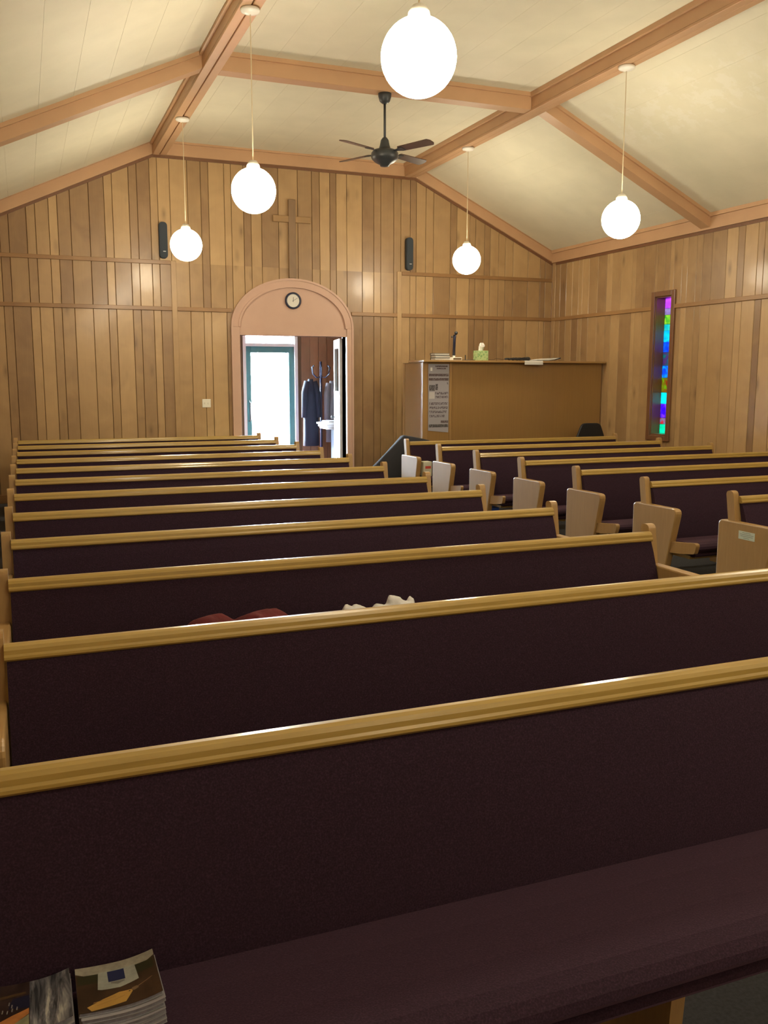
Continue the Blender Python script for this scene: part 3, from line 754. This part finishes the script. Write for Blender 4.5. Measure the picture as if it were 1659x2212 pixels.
# ------------------------------------------------------------------ sound booth in the right corner
BZ = 1.805; BY = 11.0; BX0 = 4.93
bo = empty('panel_booth', (BX0, BY, 0)); tag(bo, 'oak veneer panelled booth enclosing the back right corner', 'booth')
bx1 = XR - .02 - BX0
box('front_panel', (.055, 0, .0), (bx1, .03, BZ), M_BOOTH, bo, .003, 1)
box('notice_panel', (.055, -.012, .0), (.385, 0, BZ), M_BOOTH, bo, .002, 1)
M_POST = wood('booth_post_wood', (.26, .15, .055), (.35, .205, .075), (.43, .26, .10), (12, 12, .5), rough=.4, rand=.15)
box('corner_post', (-.01, -.025, 0), (.055, .035, BZ), M_POST, bo, .004, 1)
box('side_panel', (.0, .035, 0), (.03, .60, BZ - .012), M_BOOTH, bo, .003, 1)
box('end_post', (-.008, .60, 0), (.036, .65, BZ - .005), M_POST, bo, .004, 1)
box('stile', (.385, -.02, 0), (.42, .0, BZ), M_POST, bo, .003, 1)
box('counter_top', (-.03, -.10, BZ), (bx1, .42, BZ + .028), M_POST, bo, .006, 2)
box('top_batten', (-.012, .035, BZ - .012), (.04, .65, BZ), M_POST, bo, .003, 1)

# notice on the booth
M_NOTICE = plain('grey_notice_paper', (.34, .33, .37), rough=.6)
def print_mat(name, c, bgc, sx, sz, thr):
    m, t, b = nt(name); L = t.links.new
    tc = N(t, 'ShaderNodeTexCoord'); mp = N(t, 'ShaderNodeMapping'); mp.inputs['Scale'].default_value = (sx, 1, sz); L(tc.outputs['Object'], mp.inputs['Vector'])
    nz = N(t, 'ShaderNodeTexNoise', Scale=1.0, Detail=2.0, Roughness=.7); L(mp.outputs['Vector'], nz.inputs['Vector'])
    rp = ramp(t, [(thr, c), (thr + .05, bgc)]); L(nz.outputs['Fac'], rp.inputs['Fac']); L(rp.outputs['Color'], b.inputs['Base Color']); b.inputs['Roughness'].default_value = .6
    return m
NB = (.34, .33, .37)
M_PR1 = print_mat('blurred_heading', (.10, .07, .075), NB, 90, 60, .56)
M_PR2 = print_mat('blurred_lettering', (.12, .10, .12), NB, 70, 45, .50)
M_PR3 = print_mat('blurred_photo', (.06, .055, .06), (.20, .19, .21), 60, 60, .52)
nx0, nx1, nz0, nz1 = .072, .378, .90, 1.785
no = empty('notice', (BX0, BY - .013, 0)); tag(no, 'tall grey printed notice fixed to the booth', 'notice')
V = [(nx0, 0, nz1), (nx1, 0, nz1), (nx1 - .004, 0, nz0 - .028), (nx0 + .004, 0, nz0)]
bm = bmesh.new(); prof_y(bm, [(p[0], p[2]) for p in V], -.003, 0); ns = fin(bm, 'sheet', M_NOTICE, no)
def ink(a, b, c, d, m, nm='print_block'):  # u from left 0..1, v from top 0..1
    W = nx1 - nx0; H = nz1 - nz0
    box(nm, (nx0 + W * a, -.0042, nz1 - H * d), (nx0 + W * b, -.0028, nz1 - H * c), m, ns)
ink(.33, .92, .025, .048, M_PR1, 'heading'); ink(.40, .84, .06, .08, M_PR1, 'heading')
ink(.10, .19, .055, .105, M_WHITE, 'emblem')
ink(.03, .97, .148, .185, M_PR1); ink(.03, .97, .212, .25, M_PR1)
ink(.05, .32, .315, .40, M_PR3, 'picture'); ink(.345, .46, .30, .39, M_PR3, 'picture'); ink(.90, .97, .27, .305, M_PR2)
ink(.05, .31, .42, .52, plain('pale_patch', (.52, .50, .50), rough=.6), 'white_square')
for v in (.42, .475): ink(.34, .96, v, v + .036, M_PR2)
for i, (a, b) in enumerate(((.06, .95), (.07, .95), (.05, .92), (.07, .80))): ink(a, b, .575 + i * .062, .612 + i * .062, M_PR2)
ink(.62, .97, .85, .885, M_PR1); ink(.05, .97, .905, .95, M_PR3, 'footer')

# things on the booth counter
CZ = BZ + .028; CYB = BY + .12
def bk(bm, a, b): bx(bm, a, b, .003, 1)
for i, (lab, dx) in enumerate((('bottom book of the three stacked on the booth counter', 0), ('middle book of the three stacked on the booth counter', .004), ('top book of the three stacked on the booth counter', -.004))):
    r = empty('book', (5.19 + dx, BY + .02, CZ + i * .031)); tag(r, lab, 'book', 'books on the booth counter')
    box('page_block', (-.104, -.07, .004), (.104, .068, .026), M_PAPER, r)
    cm = plain('book_cover_%d' % i, ((.06, .06, .06), (.12, .13, .12), (.08, .07, .05))[i], rough=.5)
    box('cover', (-.11, -.075, 0), (.11, .075, .004), cm, r); box('cover', (-.11, -.075, .026), (.11, .075, .030), cm, r); box('spine', (-.11, .070, .004), (.11, .075, .026), cm, r)
ms = empty('desk_microphone', (5.44, CYB, CZ)); tag(ms, 'black upright desk microphone on a white base', 'microphone')
mb = box('base', (-.10, -.05, 0), (.10, .05, .042), M_PLASTIC, ms, .004, 1); box('base_window', (-.03, -.052, .008), (.09, -.049, .034), plain('smoked_plastic', (.16, .11, .06), rough=.3), mb)
box('socket', (-.016, -.016, .042), (.016, .016, .068), M_PLASTIC, ms, .003, 1)
bm = bmesh.new(); tube(bm, [(0, 0, .065), (.008, 0, .30), (.012, 0, .335), (.03, 0, .36)], [.018, .02, .02, .022], 10); fin(bm, 'stem', M_NAVY, ms, smooth=True)
bm = bmesh.new(); bmesh.ops.create_uvsphere(bm, u_segments=12, v_segments=8, radius=.024)
for v in bm.verts: v.co += Vector((.03, 0, .365))
fin(bm, 'head', M_BLACK, ms, smooth=True)
bm = bmesh.new(); bmesh.ops.create_uvsphere(bm, u_segments=10, v_segments=8, radius=.013)
for v in bm.verts: v.co += Vector((-.03, 0, .315))
fin(bm, 'knob', M_BLACK, ms, smooth=True)
cl = empty('cable_clip', (5.64, CYB - .02, CZ)); tag(cl, 'thin dark cable with an upright plug between microphone and tissue box', 'cable')
bm = bmesh.new(); tube(bm, [(-.10, 0, .006), (-.03, .01, .006), (.03, -.01, .006), (.11, .0, .006)], .006, 6); fin(bm, 'lead', M_BLACK, cl)
bm = bmesh.new(); tube(bm, [(-.03, .01, .004), (-.03, .01, .075)], .007, 8); fin(bm, 'plug', M_BLACK, cl)
def leafbox(name, c1, c2, sc):
    m, t, b = nt(name); L = t.links.new
    tc = N(t, 'ShaderNodeTexCoord'); vo = N(t, 'ShaderNodeTexVoronoi', Scale=sc); L(tc.outputs['Object'], vo.inputs['Vector'])
    rp = ramp(t, [(.15, c1), (.55, c2)]); L(vo.outputs['Distance'], rp.inputs['Fac']); L(rp.outputs['Color'], b.inputs['Base Color']); b.inputs['Roughness'].default_value = .5
    return m
def tissue_box(loc, rz, sz, m, label):
    r = empty('tissue_box', loc, rz); tag(r, label, 'tissue box')
    w_, d_, h_ = sz
    box('carton', (-w_ / 2, -d_ / 2, 0), (w_ / 2, d_ / 2, h_), m, r, .004, 1)
    bm = bmesh.new(); n = 14; R = []
    prof = [(.030, 0), (.036, .03), (.045, .06), (.034, .085), (.014, .10)]
    for j, (rr, z) in enumerate(prof):
        R.append([bm.verts.new(((rr * (1 + .28 * math.sin(3 * 2 * PI * k / n + j))) * math.cos(2 * PI * k / n) * 1.0 + .004 * j, rr * .55 * math.sin(2 * PI * k / n), h_ + z + .012 * math.sin(2 * 2 * PI * k / n + 1) * (j > 1))) for k in range(n)])
    for a, b in zip(R, R[1:]):
        for k in range(n): bm.faces.new((a[k], a[(k + 1) % n], b[(k + 1) % n], b[k]))
    bm.faces.new(R[0]); bm.faces.new(R[-1])
    fin(bm, 'tissue', M_PAPER, r)
tissue_box((5.85, CYB, CZ), .1, (.165, .13, .135), leafbox('green_leaf_carton', (.16, .34, .12), (.42, .55, .25), 30.), 'green patterned tissue box with a white tissue on the booth counter')
# dark gloves / cord bundle
gb = empty('cord_bundle', (6.40, BY + .10, CZ + .004)); tag(gb, 'lumpy black cord bundle on the booth counter', 'cord')
bm = bmesh.new(); pts = []
for i in range(120):
    u = i / 119; pts.append((-.17 + .36 * u + .025 * math.sin(i * 1.3), .03 * math.cos(i * 1.3), .024 + .016 * math.sin(i * 1.3 + .6) * (0.3 + u) + .004 * math.sin(i * 4.)))
tube(bm, pts, .0085, 6); fin(bm, 'coil', M_BLACK, gb, smooth=True)
bm = bmesh.new(); tube(bm, [(-.17, 0, .02), (-.24, -.02, .016), (-.30, .03, .03), (-.36, .0, .012), (-.45, .02, .01)], .004, 6); fin(bm, 'lead', plain('brown_lead', (.12, .07, .03), rough=.6), gb, smooth=True)
pp = empty('paper_sheet', (6.55, BY - .10, CZ)); tag(pp, 'white paper hanging over the booth counter edge', 'paper')
bm = bmesh.new(); P = [(.14, .001), (.0, .002), (-.012, -.002), (-.016, -.012), (-.015, -.052), (-.0135, -.052), (-.0145, -.012), (-.011, -.0035), (.0, .0005), (.14, 0)]
prof_x(bm, P, -.145, .145); fin(bm, 'sheet', M_PAPER, pp)
fo = empty('open_folder', (6.80, BY + .02, CZ + .002)); tag(fo, 'black folder with cream pages lying open on the booth counter', 'folder')
bm = bmesh.new(); prof_y(bm, [(-.19, .0), (.0, .0), (.12, .012), (.195, .034), (.195, .048), (.10, .022), (-.0, .008), (-.19, .008)], -.11, .11); fin(bm, 'cover', M_BLACK, fo)
bm = bmesh.new(); prof_y(bm, [(-.19, .008), (.0, .008), (.10, .022), (.185, .044), (.10, .040), (.0, .034), (-.10, .026), (-.19, .014)], -.104, .10); fin(bm, 'pages', M_PAPER, fo)

# ------------------------------------------------------------------ folding chair
ch = empty('folding_chair', (7.27, 10.52, 0), math.radians(4)); tag(ch, 'black padded folding chair in front of the booth', 'chair')
P = rrect([(-.235, .62), (.235, .62), (.235, .80), (.155, .985), (-.155, .985), (-.235, .80)], [.03, .03, .10, .10, .10, .10], 6)
bm = bmesh.new(); prof_y(bm, P, .0, .035)
bmesh.ops.recalc_face_normals(bm, faces=bm.faces)
es = [e for e in bm.edges if e.calc_face_angle(0) > 1.2]; bmesh.ops.bevel(bm, geom=es, offset=.012, segments=3, profile=.5, affect='EDGES')
fin(bm, 'backrest', M_VINYL, ch)
bm = bmesh.new(); prof_z(bm, rrect([(-.21, -.40), (.21, -.40), (.22, -.02), (-.22, -.02)], .05), .43, .465)
fin(bm, 'seat', M_VINYL, ch)
for s in (-1, 1):
    bm = bmesh.new(); tube(bm, [(s * .245, .02, .93 - .15), (s * .245, .01, .60), (s * .235, -.40, .0)], .012, 8); fin(bm, 'front_leg', M_BLACK, ch, smooth=True)
    bm = bmesh.new(); tube(bm, [(s * .215, -.34, .44), (s * .215, .12, .0)], .012, 8); fin(bm, 'rear_leg', M_BLACK, ch, smooth=True)
bm = bmesh.new(); tube(bm, [(-.236, -.33, .10), (.236, -.33, .10)], .008, 8); fin(bm, 'stretcher', M_BLACK, ch)

# dark cloth over a low stand beside the booth
M_DRAPE = plain('charcoal_cloth', (.018, .018, .024), rough=.95, bump=.3, bscale=200.)
dc = empty('draped_stand', (4.50, 10.72, 0)); tag(dc, 'charcoal cloth draped over a low stand behind the farthest right pew', 'covered stand')
bm = bmesh.new()
prev = None
ridge = [(-.86, .02), (-.70, .17), (-.55, .31), (-.40, .45), (-.20, .64), (-.06, .775), (.03, .86), (.12, .845), (.26, .82), (.40, .79)]
R = []
for i, (x, z) in enumerate(ridge):
    row = []
    for j in range(9):
        u = j / 8 * 2 - 1
        row.append(bm.verts.new((x + .012 * math.sin(j * 2.1 + i), u * .22, max(.002, z * (1 - abs(u) ** 3 * .96)) + .0)))
    R.append(row)
for a, b in zip(R, R[1:]):
    for j in range(8): bm.faces.new((a[j], a[j + 1], b[j + 1], b[j]))
bv = [bm.verts.new((.40, -.22 + .055 * j, 0)) for j in range(9)]
for j in range(8): bm.faces.new((R[-1][j], R[-1][j + 1], bv[j + 1], bv[j]))
o = fin(bm, 'cloth', M_DRAPE, dc)
sm = o.modifiers.new('sol', 'SOLIDIFY'); sm.thickness = .008; sm.offset = 1
for p in o.data.polygons: p.use_smooth = True
box('stand_top', (-.1, -.12, .55), (.36, .12, .58), M_BLACK, dc)
for x in (-.08, .33):
    for y in (-.1, .09): box('leg', (x, y, 0), (x + .02, y + .02, .55), M_BLACK, dc)

# ------------------------------------------------------------------ vestibule furniture
cs = empty('coat_stand', (4.52, 14.14, 0)); tag(cs, 'dark coat stand behind the open white door', 'coat stand')
bm = bmesh.new(); tube(bm, [(0, 0, .02), (0, 0, 1.86)], .02, 10); fin(bm, 'pole', M_NAVY, cs, smooth=True)
bm = bmesh.new(); lathe(bm, [(0, 0), (.17, 0), (.17, .02), (.05, .05), (.02, .07), (0, .07)], 20); fin(bm, 'base', M_NAVY, cs)
for k in range(6):
    a = k * PI / 3 + .3; c, s = math.cos(a), math.sin(a)
    bm = bmesh.new(); tube(bm, [(0, 0, 1.62), (.08 * c, .08 * s, 1.60), (.15 * c, .15 * s, 1.66), (.17 * c, .17 * s, 1.76), (.13 * c, .13 * s, 1.80)], .009, 6); fin(bm, 'hook', M_NAVY, cs, smooth=True)
def coat(loc, m, label, wd, z0, z1, seed):
    r = random.Random(seed); bm = bmesh.new(); n = 18; R = []
    for j in range(9):
        u = j / 8; z = z1 + (z0 - z1) * u
        ww = wd * (.30 + .55 * min(1, u * 2.2) + .15 * u)
        R.append([bm.verts.new((ww / 2 * math.cos(2 * PI * k / n) * (1 + .06 * math.sin(5 * 2 * PI * k / n + seed)), .075 * (.7 + .5 * u) * math.sin(2 * PI * k / n) * (1 + .15 * math.sin(4 * 2 * PI * k / n)), z)) for k in range(n)])
    for a, b in zip(R, R[1:]):
        for k in range(n): bm.faces.new((a[k], b[k], b[(k + 1) % n], a[(k + 1) % n]))
    bm.faces.new(R[0]); bm.faces.new(R[-1][::-1])
    root = empty('hanging_coat', loc); tag(root, label, 'coat', 'coats on the coat stand')
    fin(bm, 'body', m, root, smooth=True)
    for s in (-1, 1):
        bm = bmesh.new(); tube(bm, [(s * wd * .22, 0, z1 - .04), (s * wd * .40, -.02, z1 - .22), (s * wd * .46, -.03, z1 - .62)], [.05, .055, .045], 10); fin(bm, 'sleeve', m, root, smooth=True)
coat((4.33, 14.10, 0), plain('navy_coat_cloth', (.012, .016, .035), rough=.9), 'dark navy coat hanging on the coat stand', .26, .50, 1.58, 1)
coat((4.66, 14.02, 0), plain('grey_coat_cloth', (.14, .14, .17), rough=.9), 'grey coat hanging beside the navy coat', .20, .56, 1.55, 2)
gs = empty('guest_stand', (4.56, 13.62, 0)); tag(gs, 'white moulded guest book stand half behind the open door', 'stand')
bm = bmesh.new(); bx(bm, (-.21, -.25, .87), (.28, .25, .90), .006, 2); bx(bm, (-.19, -.23, .83), (.26, .23, .87), .006, 2); bx(bm, (-.17, -.21, .80), (.24, .21, .83), .004, 1); fin(bm, 'moulded_top', M_DOORW, gs)
box('column', (-.02, -.08, .02), (.14, .08, .80), M_NAVY, gs, .006, 1); box('foot', (-.10, -.15, 0), (.22, .15, .03), M_NAVY, gs, .006, 1)
gk = empty('guest_book', (4.56, 13.62, .901)); tag(gk, 'open guest book lying on the white stand', 'book')
box('cover', (-.15, -.18, 0), (.20, .18, .012), M_WHITE, gk, .003, 1); box('pages', (-.14, -.17, .012), (.19, .17, .028), plain('printed_page', (.45, .47, .52), rough=.7, noise=.5, scale=40.), gk)
wn = empty('wall_notice', (4.33, VY - .012, 1.36)); tag(wn, 'small white bracketed sign on the vestibule wall', 'sign')
box('plate', (-.04, -.012, -.045), (.06, 0, .045), M_WHITE, wn, .002, 1); box('bracket', (-.052, -.05, -.09), (-.04, 0, .09), M_WHITE, wn, .002, 1)

# ------------------------------------------------------------------ things lying on the pews
def heap(name, label, cat, loc, pts, m, seed, sub=2):
    """soft bundle: skin of stacked blobs along a ridge given as (x,y,z,rx,ry,rz)"""
    r = random.Random(seed); bm = bmesh.new()
    for (x, y, z, a, b, c) in pts:
        q = bmesh.ops.create_icosphere(bm, subdivisions=3, radius=1.0)
        for v in q['verts']:
            n = 1 + .10 * math.sin(5 * v.co.x + seed) * math.cos(4 * v.co.y + 2 * v.co.z) + .05 * math.sin(11 * v.co.z + 7 * v.co.x)
            v.co = Vector((x + v.co.x * a * n, y + v.co.y * b * n, z + v.co.z * c * n))
    o = fin(bm, name, m, None, loc, True)
    rm = o.modifiers.new('rem', 'REMESH'); rm.mode = 'VOXEL'; rm.voxel_size = .009; rm.use_smooth_shade = True
    tag(o, label, cat); return o
M_RED = plain('red_fleece', (.11, .014, .017), rough=.95, noise=.2, scale=25., bump=.6, bscale=60.)
y3 = ROW(3)
heap('red_cloth', 'crumpled red fleece cloth lying on a pew seat', 'cloth', (.72, y3 - .285, .466),
     [(-.10, 0, .075, .13, .13, .10), (-.09, .05, .158, .105, .08, .072), (.09, .03, .12, .12, .11, .115), (.13, .05, .165, .10, .07, .065), (.22, 0, .06, .09, .11, .09), (.03, .05, .14, .05, .06, .075), (.0, -.02, .05, .2, .13, .06)], M_RED, 3)
M_BAG = plain('thin_white_plastic', (.55, .54, .53), rough=.45, bump=.8, bscale=45.)
heap('white_plastic_bag', 'crumpled white plastic bag on a pew seat right of the red cloth', 'bag', (1.33, y3 - .285, .440),
     [(-.10, .04, .13, .07, .07, .110), (.0, .03, .12, .10, .09, .113), (.10, .03, .12, .07, .09, .120), (.05, .06, .215, .020, .03, .05), (.07, .06, .23, .03, .03, .03), (.135, .05, .20, .02, .03, .055), (-.145, .05, .20, .028, .03, .045), (0, .0, .05, .17, .12, .05)], M_BAG, 5)
# small carton on the farthest right pew
tb = empty('small_carton', (4.34, ROW(10) - .30, .462)); tag(tb, 'small cream carton with a red mark on the farthest right pew', 'carton')
ct = box('carton', (-.055, -.06, 0), (.055, .06, .17), plain('cream_carton', (.55, .55, .45), rough=.6), tb, .003, 1); box('red_mark', (-.03, -.0612, .09), (.04, -.0598, .12), plain('red_print', (.5, .06, .05), rough=.6), ct)
# blue box on the floor between right pews
bb = empty('blue_box', (4.67, 8.62, 0)); tag(bb, 'blue box on the floor under a right-hand pew seat', 'box')
box('tub', (-.07, -.10, 0), (.07, .10, .22), plain('blue_plastic', (.02, .06, .30), rough=.4), bb, .01, 2); box('lid', (-.078, -.108, .22), (.078, .108, .24), plain('blue_lid', (.03, .09, .38), rough=.4), bb, .006, 2)

# ------------------------------------------------------------------ booklets on the nearest pew
S1 = ROW(1)
def cover_mat(name, fn):
    m, t, b = nt(name); b.inputs['Roughness'].default_value = .32; fn(t, b); return m
def brown_cover(t, b):
    tc = N(t, 'ShaderNodeTexCoord'); nz = N(t, 'ShaderNodeTexNoise', Scale=18., Detail=5.); t.links.new(tc.outputs['Object'], nz.inputs['Vector'])
    rp = ramp(t, [(.3, (.030, .018, .011)), (.7, (.075, .043, .024))]); t.links.new(nz.outputs['Fac'], rp.inputs['Fac']); t.links.new(rp.outputs['Color'], b.inputs['Base Color'])
def birch_cover(t, b):
    L = t.links.new; tc = N(t, 'ShaderNodeTexCoord'); mp = N(t, 'ShaderNodeMapping'); mp.inputs['Scale'].default_value = (60, 7, 7); L(tc.outputs['Object'], mp.inputs['Vector'])
    nz = N(t, 'ShaderNodeTexNoise', Scale=1., Detail=4., Roughness=.7, Distortion=.5); L(mp.outputs['Vector'], nz.inputs['Vector'])
    rp = ramp(t, [(.40, (.03, .032, .038)), (.52, (.13, .13, .15)), (.60, (.25, .25, .27)), (.68, (.48, .47, .44))]); L(nz.outputs['Fac'], rp.inputs['Fac']); L(rp.outputs['Color'], b.inputs['Base Color'])
M_BRN = cover_mat('brown_booklet_cover', brown_cover)
M_BIR = cover_mat('birch_bark_cover', birch_cover)
M_LEAF = plain('booklet_paper', (.30, .29, .32), rough=.6)
M_DKP = plain('dark_photo_print', (.035, .020, .018), rough=.35, noise=.5, scale=30.)
def stack(x0, x1, y0, y1, zb, n, covm, label_top, label_rest, seed, grp):
    r = random.Random(seed); objs = []
    W, H = x1 - x0, y1 - y0; z = zb
    for i in range(n):
        t = .0072
        top = i == n - 1
        TA = .105
        up_ = z - zb
        yy = (y0 + y1) / 2 + (0 if top else r.uniform(-.006, -.001)) - (n - 1 - i) * .0030 - n * .0076 * math.sin(TA) * 0
        root = empty('booklet', ((x0 + x1) / 2 + r.uniform(-.002, .002), yy + up_ * math.sin(TA), zb + .0045 - (yy - (y0 + y1) / 2) * TA + up_ * math.cos(TA)), 0 if top else r.uniform(-.008, .008))
        root.rotation_euler.x = -TA
        nth = n - i
        tag(root, label_top if top else label_rest.replace('lowest booklet from the top','lowest booklet') % ('', '', 'second', 'third', 'fourth', 'fifth', 'sixth', 'seventh', 'lowest')[nth if nth < n else 8], 'booklet', grp)
        # slightly curled booklet: sags in the middle
        def sheet(name, za, zb_, m, inset=0.0):
            bm = bmesh.new(); K = 10; P = []
            f = lambda u: .010 * (2 * u - 1) ** 2 * (1 if u > .5 else .35)
            A = [(-W / 2 + inset + (W - 2 * inset) * k / K, f(k / K) + za) for k in range(K + 1)]
            B = [(-W / 2 + inset + (W - 2 * inset) * k / K, f(k / K) + zb_) for k in range(K + 1)]
            prof_y(bm, A + B[::-1], -H / 2 + inset, H / 2 - inset); return fin(bm, name, m, root)
        sheet('pages', .0006, t - .0008, M_PAGES, .0015)
        cv = sheet('cover', t - .0008, t, covm if top else M_LEAF, 0)
        sheet('back_cover', 0, .0006, M_LEAF, 0)
        objs.append((cv, t)); z += t + .0011
    return objs, z, W, H
# seat surface under the stacks
ZS1 = .4475
obs, ztop, BWd, BHt = stack(.034, .177, 1.497, 1.650, ZS1, 6, M_BRN, 'topmost brown booklet with a window sill picture and yellow tag', '%s booklet from the top in the stack under the brown cover', 11, 'booklets stacked on the nearest pew')
root = obs[-1][0]
def decal(name, pts, m, root=root, W=BWd, H=BHt, lift=.0003, t=.0072):
    """flat print following the cover curl; pts (u,v) 0..1, v up (towards pew back)"""
    f = lambda u: .010 * (2 * u - 1) ** 2 * (1 if u > .5 else .35)
    # subdivide outline
    Q = []
    for i in range(len(pts)):
        a, b = pts[i], pts[(i + 1) % len(pts)]
        k = max(1, int(math.hypot(a[0] - b[0], a[1] - b[1]) / .05))
        for j in range(k): Q.append((a[0] + (b[0] - a[0]) * j / k, a[1] + (b[1] - a[1]) * j / k))
    bm = bmesh.new()
    cx_ = sum(p[0] for p in Q) / len(Q); cy_ = sum(p[1] for p in Q) / len(Q)
    P3 = lambda u, v: Vector((-W / 2 + W * u, -H / 2 + H * v, f(u) + t + lift))
    rings = []
    for s in (1, .66, .33): rings.append([bm.verts.new(P3(cx_ + (u - cx_) * s, cy_ + (v - cy_) * s)) for u, v in Q])
    c = bm.verts.new(P3(cx_, cy_))
    for A, B in zip(rings, rings[1:]):
        for i in range(len(Q)): j = (i + 1) % len(Q); bm.faces.new((A[i], A[j], B[j], B[i]))
    for i in range(len(Q)): bm.faces.new((rings[-1][i], rings[-1][(i + 1) % len(Q)], c))
    o = fin(bm, name, m, root)
    return o
M_CREAM = plain('cream_print', (.30, .28, .23), rough=.35, noise=.25, scale=60.)
M_PALE = plain('pale_print', (.32, .335, .30), rough=.35, noise=.15, scale=50.)
M_BLUEP = plain('navy_print', (.025, .03, .085), rough=.35)
M_YEL = plain('yellow_tag_print', (.46, .27, .07), rough=.35, noise=.08, scale=30.)
M_GRN = plain('dark_green_print', (.035, .033, .016), rough=.35)
decal('printed_band', [(0, .86), (.1, .80), (.9, .80), (1, .86), (1, 1), (0, 1)], M_CREAM, lift=.0002)
decal('printed_shade', [(.02, .60), (.28, .60), (.28, .80), (.02, .80)], M_GRN, lift=.0002)
decal('printed_shade', [(.72, .60), (.97, .60), (.97, .80), (.72, .80)], M_GRN, lift=.0002)
decal('printed_sill', [(.25, .44), (.30, .42), (.52, .40), (.76, .47), (.74, .82), (.28, .82)], M_PALE, lift=.0003)
decal('printed_window', [(.39, .56), (.60, .56), (.60, .80), (.39, .80)], M_BLUEP, lift=.0006)
decal('printed_shadow', [(.42, .52), (.50, .48), (.59, .52), (.585, .545), (.42, .545)], plain('grey_print', (.16, .16, .15), rough=.4), lift=.0006)
decal('printed_tag', [(.10, .10), (.15, -.0 + .01), (.56, .07), (.66, .25), (.645, .29), (.50, .30), (.30, .22)], M_YEL, lift=.0003)
decal('tag_hole', [(.605, .255), (.625, .25), (.635, .265), (.62, .275)], M_GRN, lift=.0006)
for v, a, b in ((.165, .18, .45), (.145, .42, .56), (.10, .22, .40)): decal('printed_script', [(a, v), (b, v + .05), (b, v + .062), (a, v + .012)], plain('brown_script', (.36, .20, .06), rough=.4), lift=.0006)
decal('printed_string', [(.66, .27), (.72, .30), (.92, .40), (.92, .412), (.72, .315), (.655, .285)], plain('string_print', (.22, .14, .08), rough=.4), lift=.0003)
decal('printed_string', [(.64, .28), (.68, .25), (.74, .28), (.72, .33), (.66, .32)], plain('string_print2', (.20, .13, .075), rough=.4), lift=.0003)
obs2, zt2, W2, H2 = stack(-.108, .024, 1.500, 1.664, ZS1, 5, M_BIR, 'topmost booklet with a birch bark edge and dark photograph', '%s booklet from the top in the stack under the birch bark cover', 12, 'booklets stacked on the nearest pew')
rt2 = obs2[-1][0]
K2 = dict(root=rt2, W=W2, H=H2)
decal('printed_photo', [(0, 0), (.47, 0), (.47, 1), (0, 1)], M_DKP, lift=.0002, **K2)
decal('printed_band', [(0, .70), (.42, .76), (.42, .80), (0, .76)], plain('ochre_print', (.08, .045, .02), rough=.4), lift=.0004, **K2)
decal('printed_night', [(.20, .50), (.47, .46), (.47, .72), (.26, .70)], plain('night_print', (.014, .014, .035), rough=.4), lift=.0004, **K2)
decal('printed_boat', [(.08, .26), (.25, .36), (.46, .45), (.46, .34), (.26, .18), (.10, .12)], plain('orange_print', (.42, .17, .05), rough=.4, noise=.3, scale=40.), lift=.0006, **K2)
decal('printed_boat', [(.12, .06), (.28, .20), (.46, .33), (.46, .06)], plain('sage_print', (.26, .26, .16), rough=.4, noise=.3, scale=40.), lift=.0004, **K2)
decal('printed_boat', [(0, .14), (.04, .20), (.04, .27), (0, .27)], plain('yellow_print', (.45, .27, .06), rough=.4), lift=.0005, **K2)
for a, b in ((.20, .60), (.235, .545), (.12, .46), (.18, .44), (.24, .47), (.30, .49)): decal('printed_lettering', [(a, b - .03), (a + .014, b - .035), (a + .022, b + .03), (a + .008, b + .035)], plain('silver_print', (.20, .19, .19), rough=.4), lift=.0006, **K2)
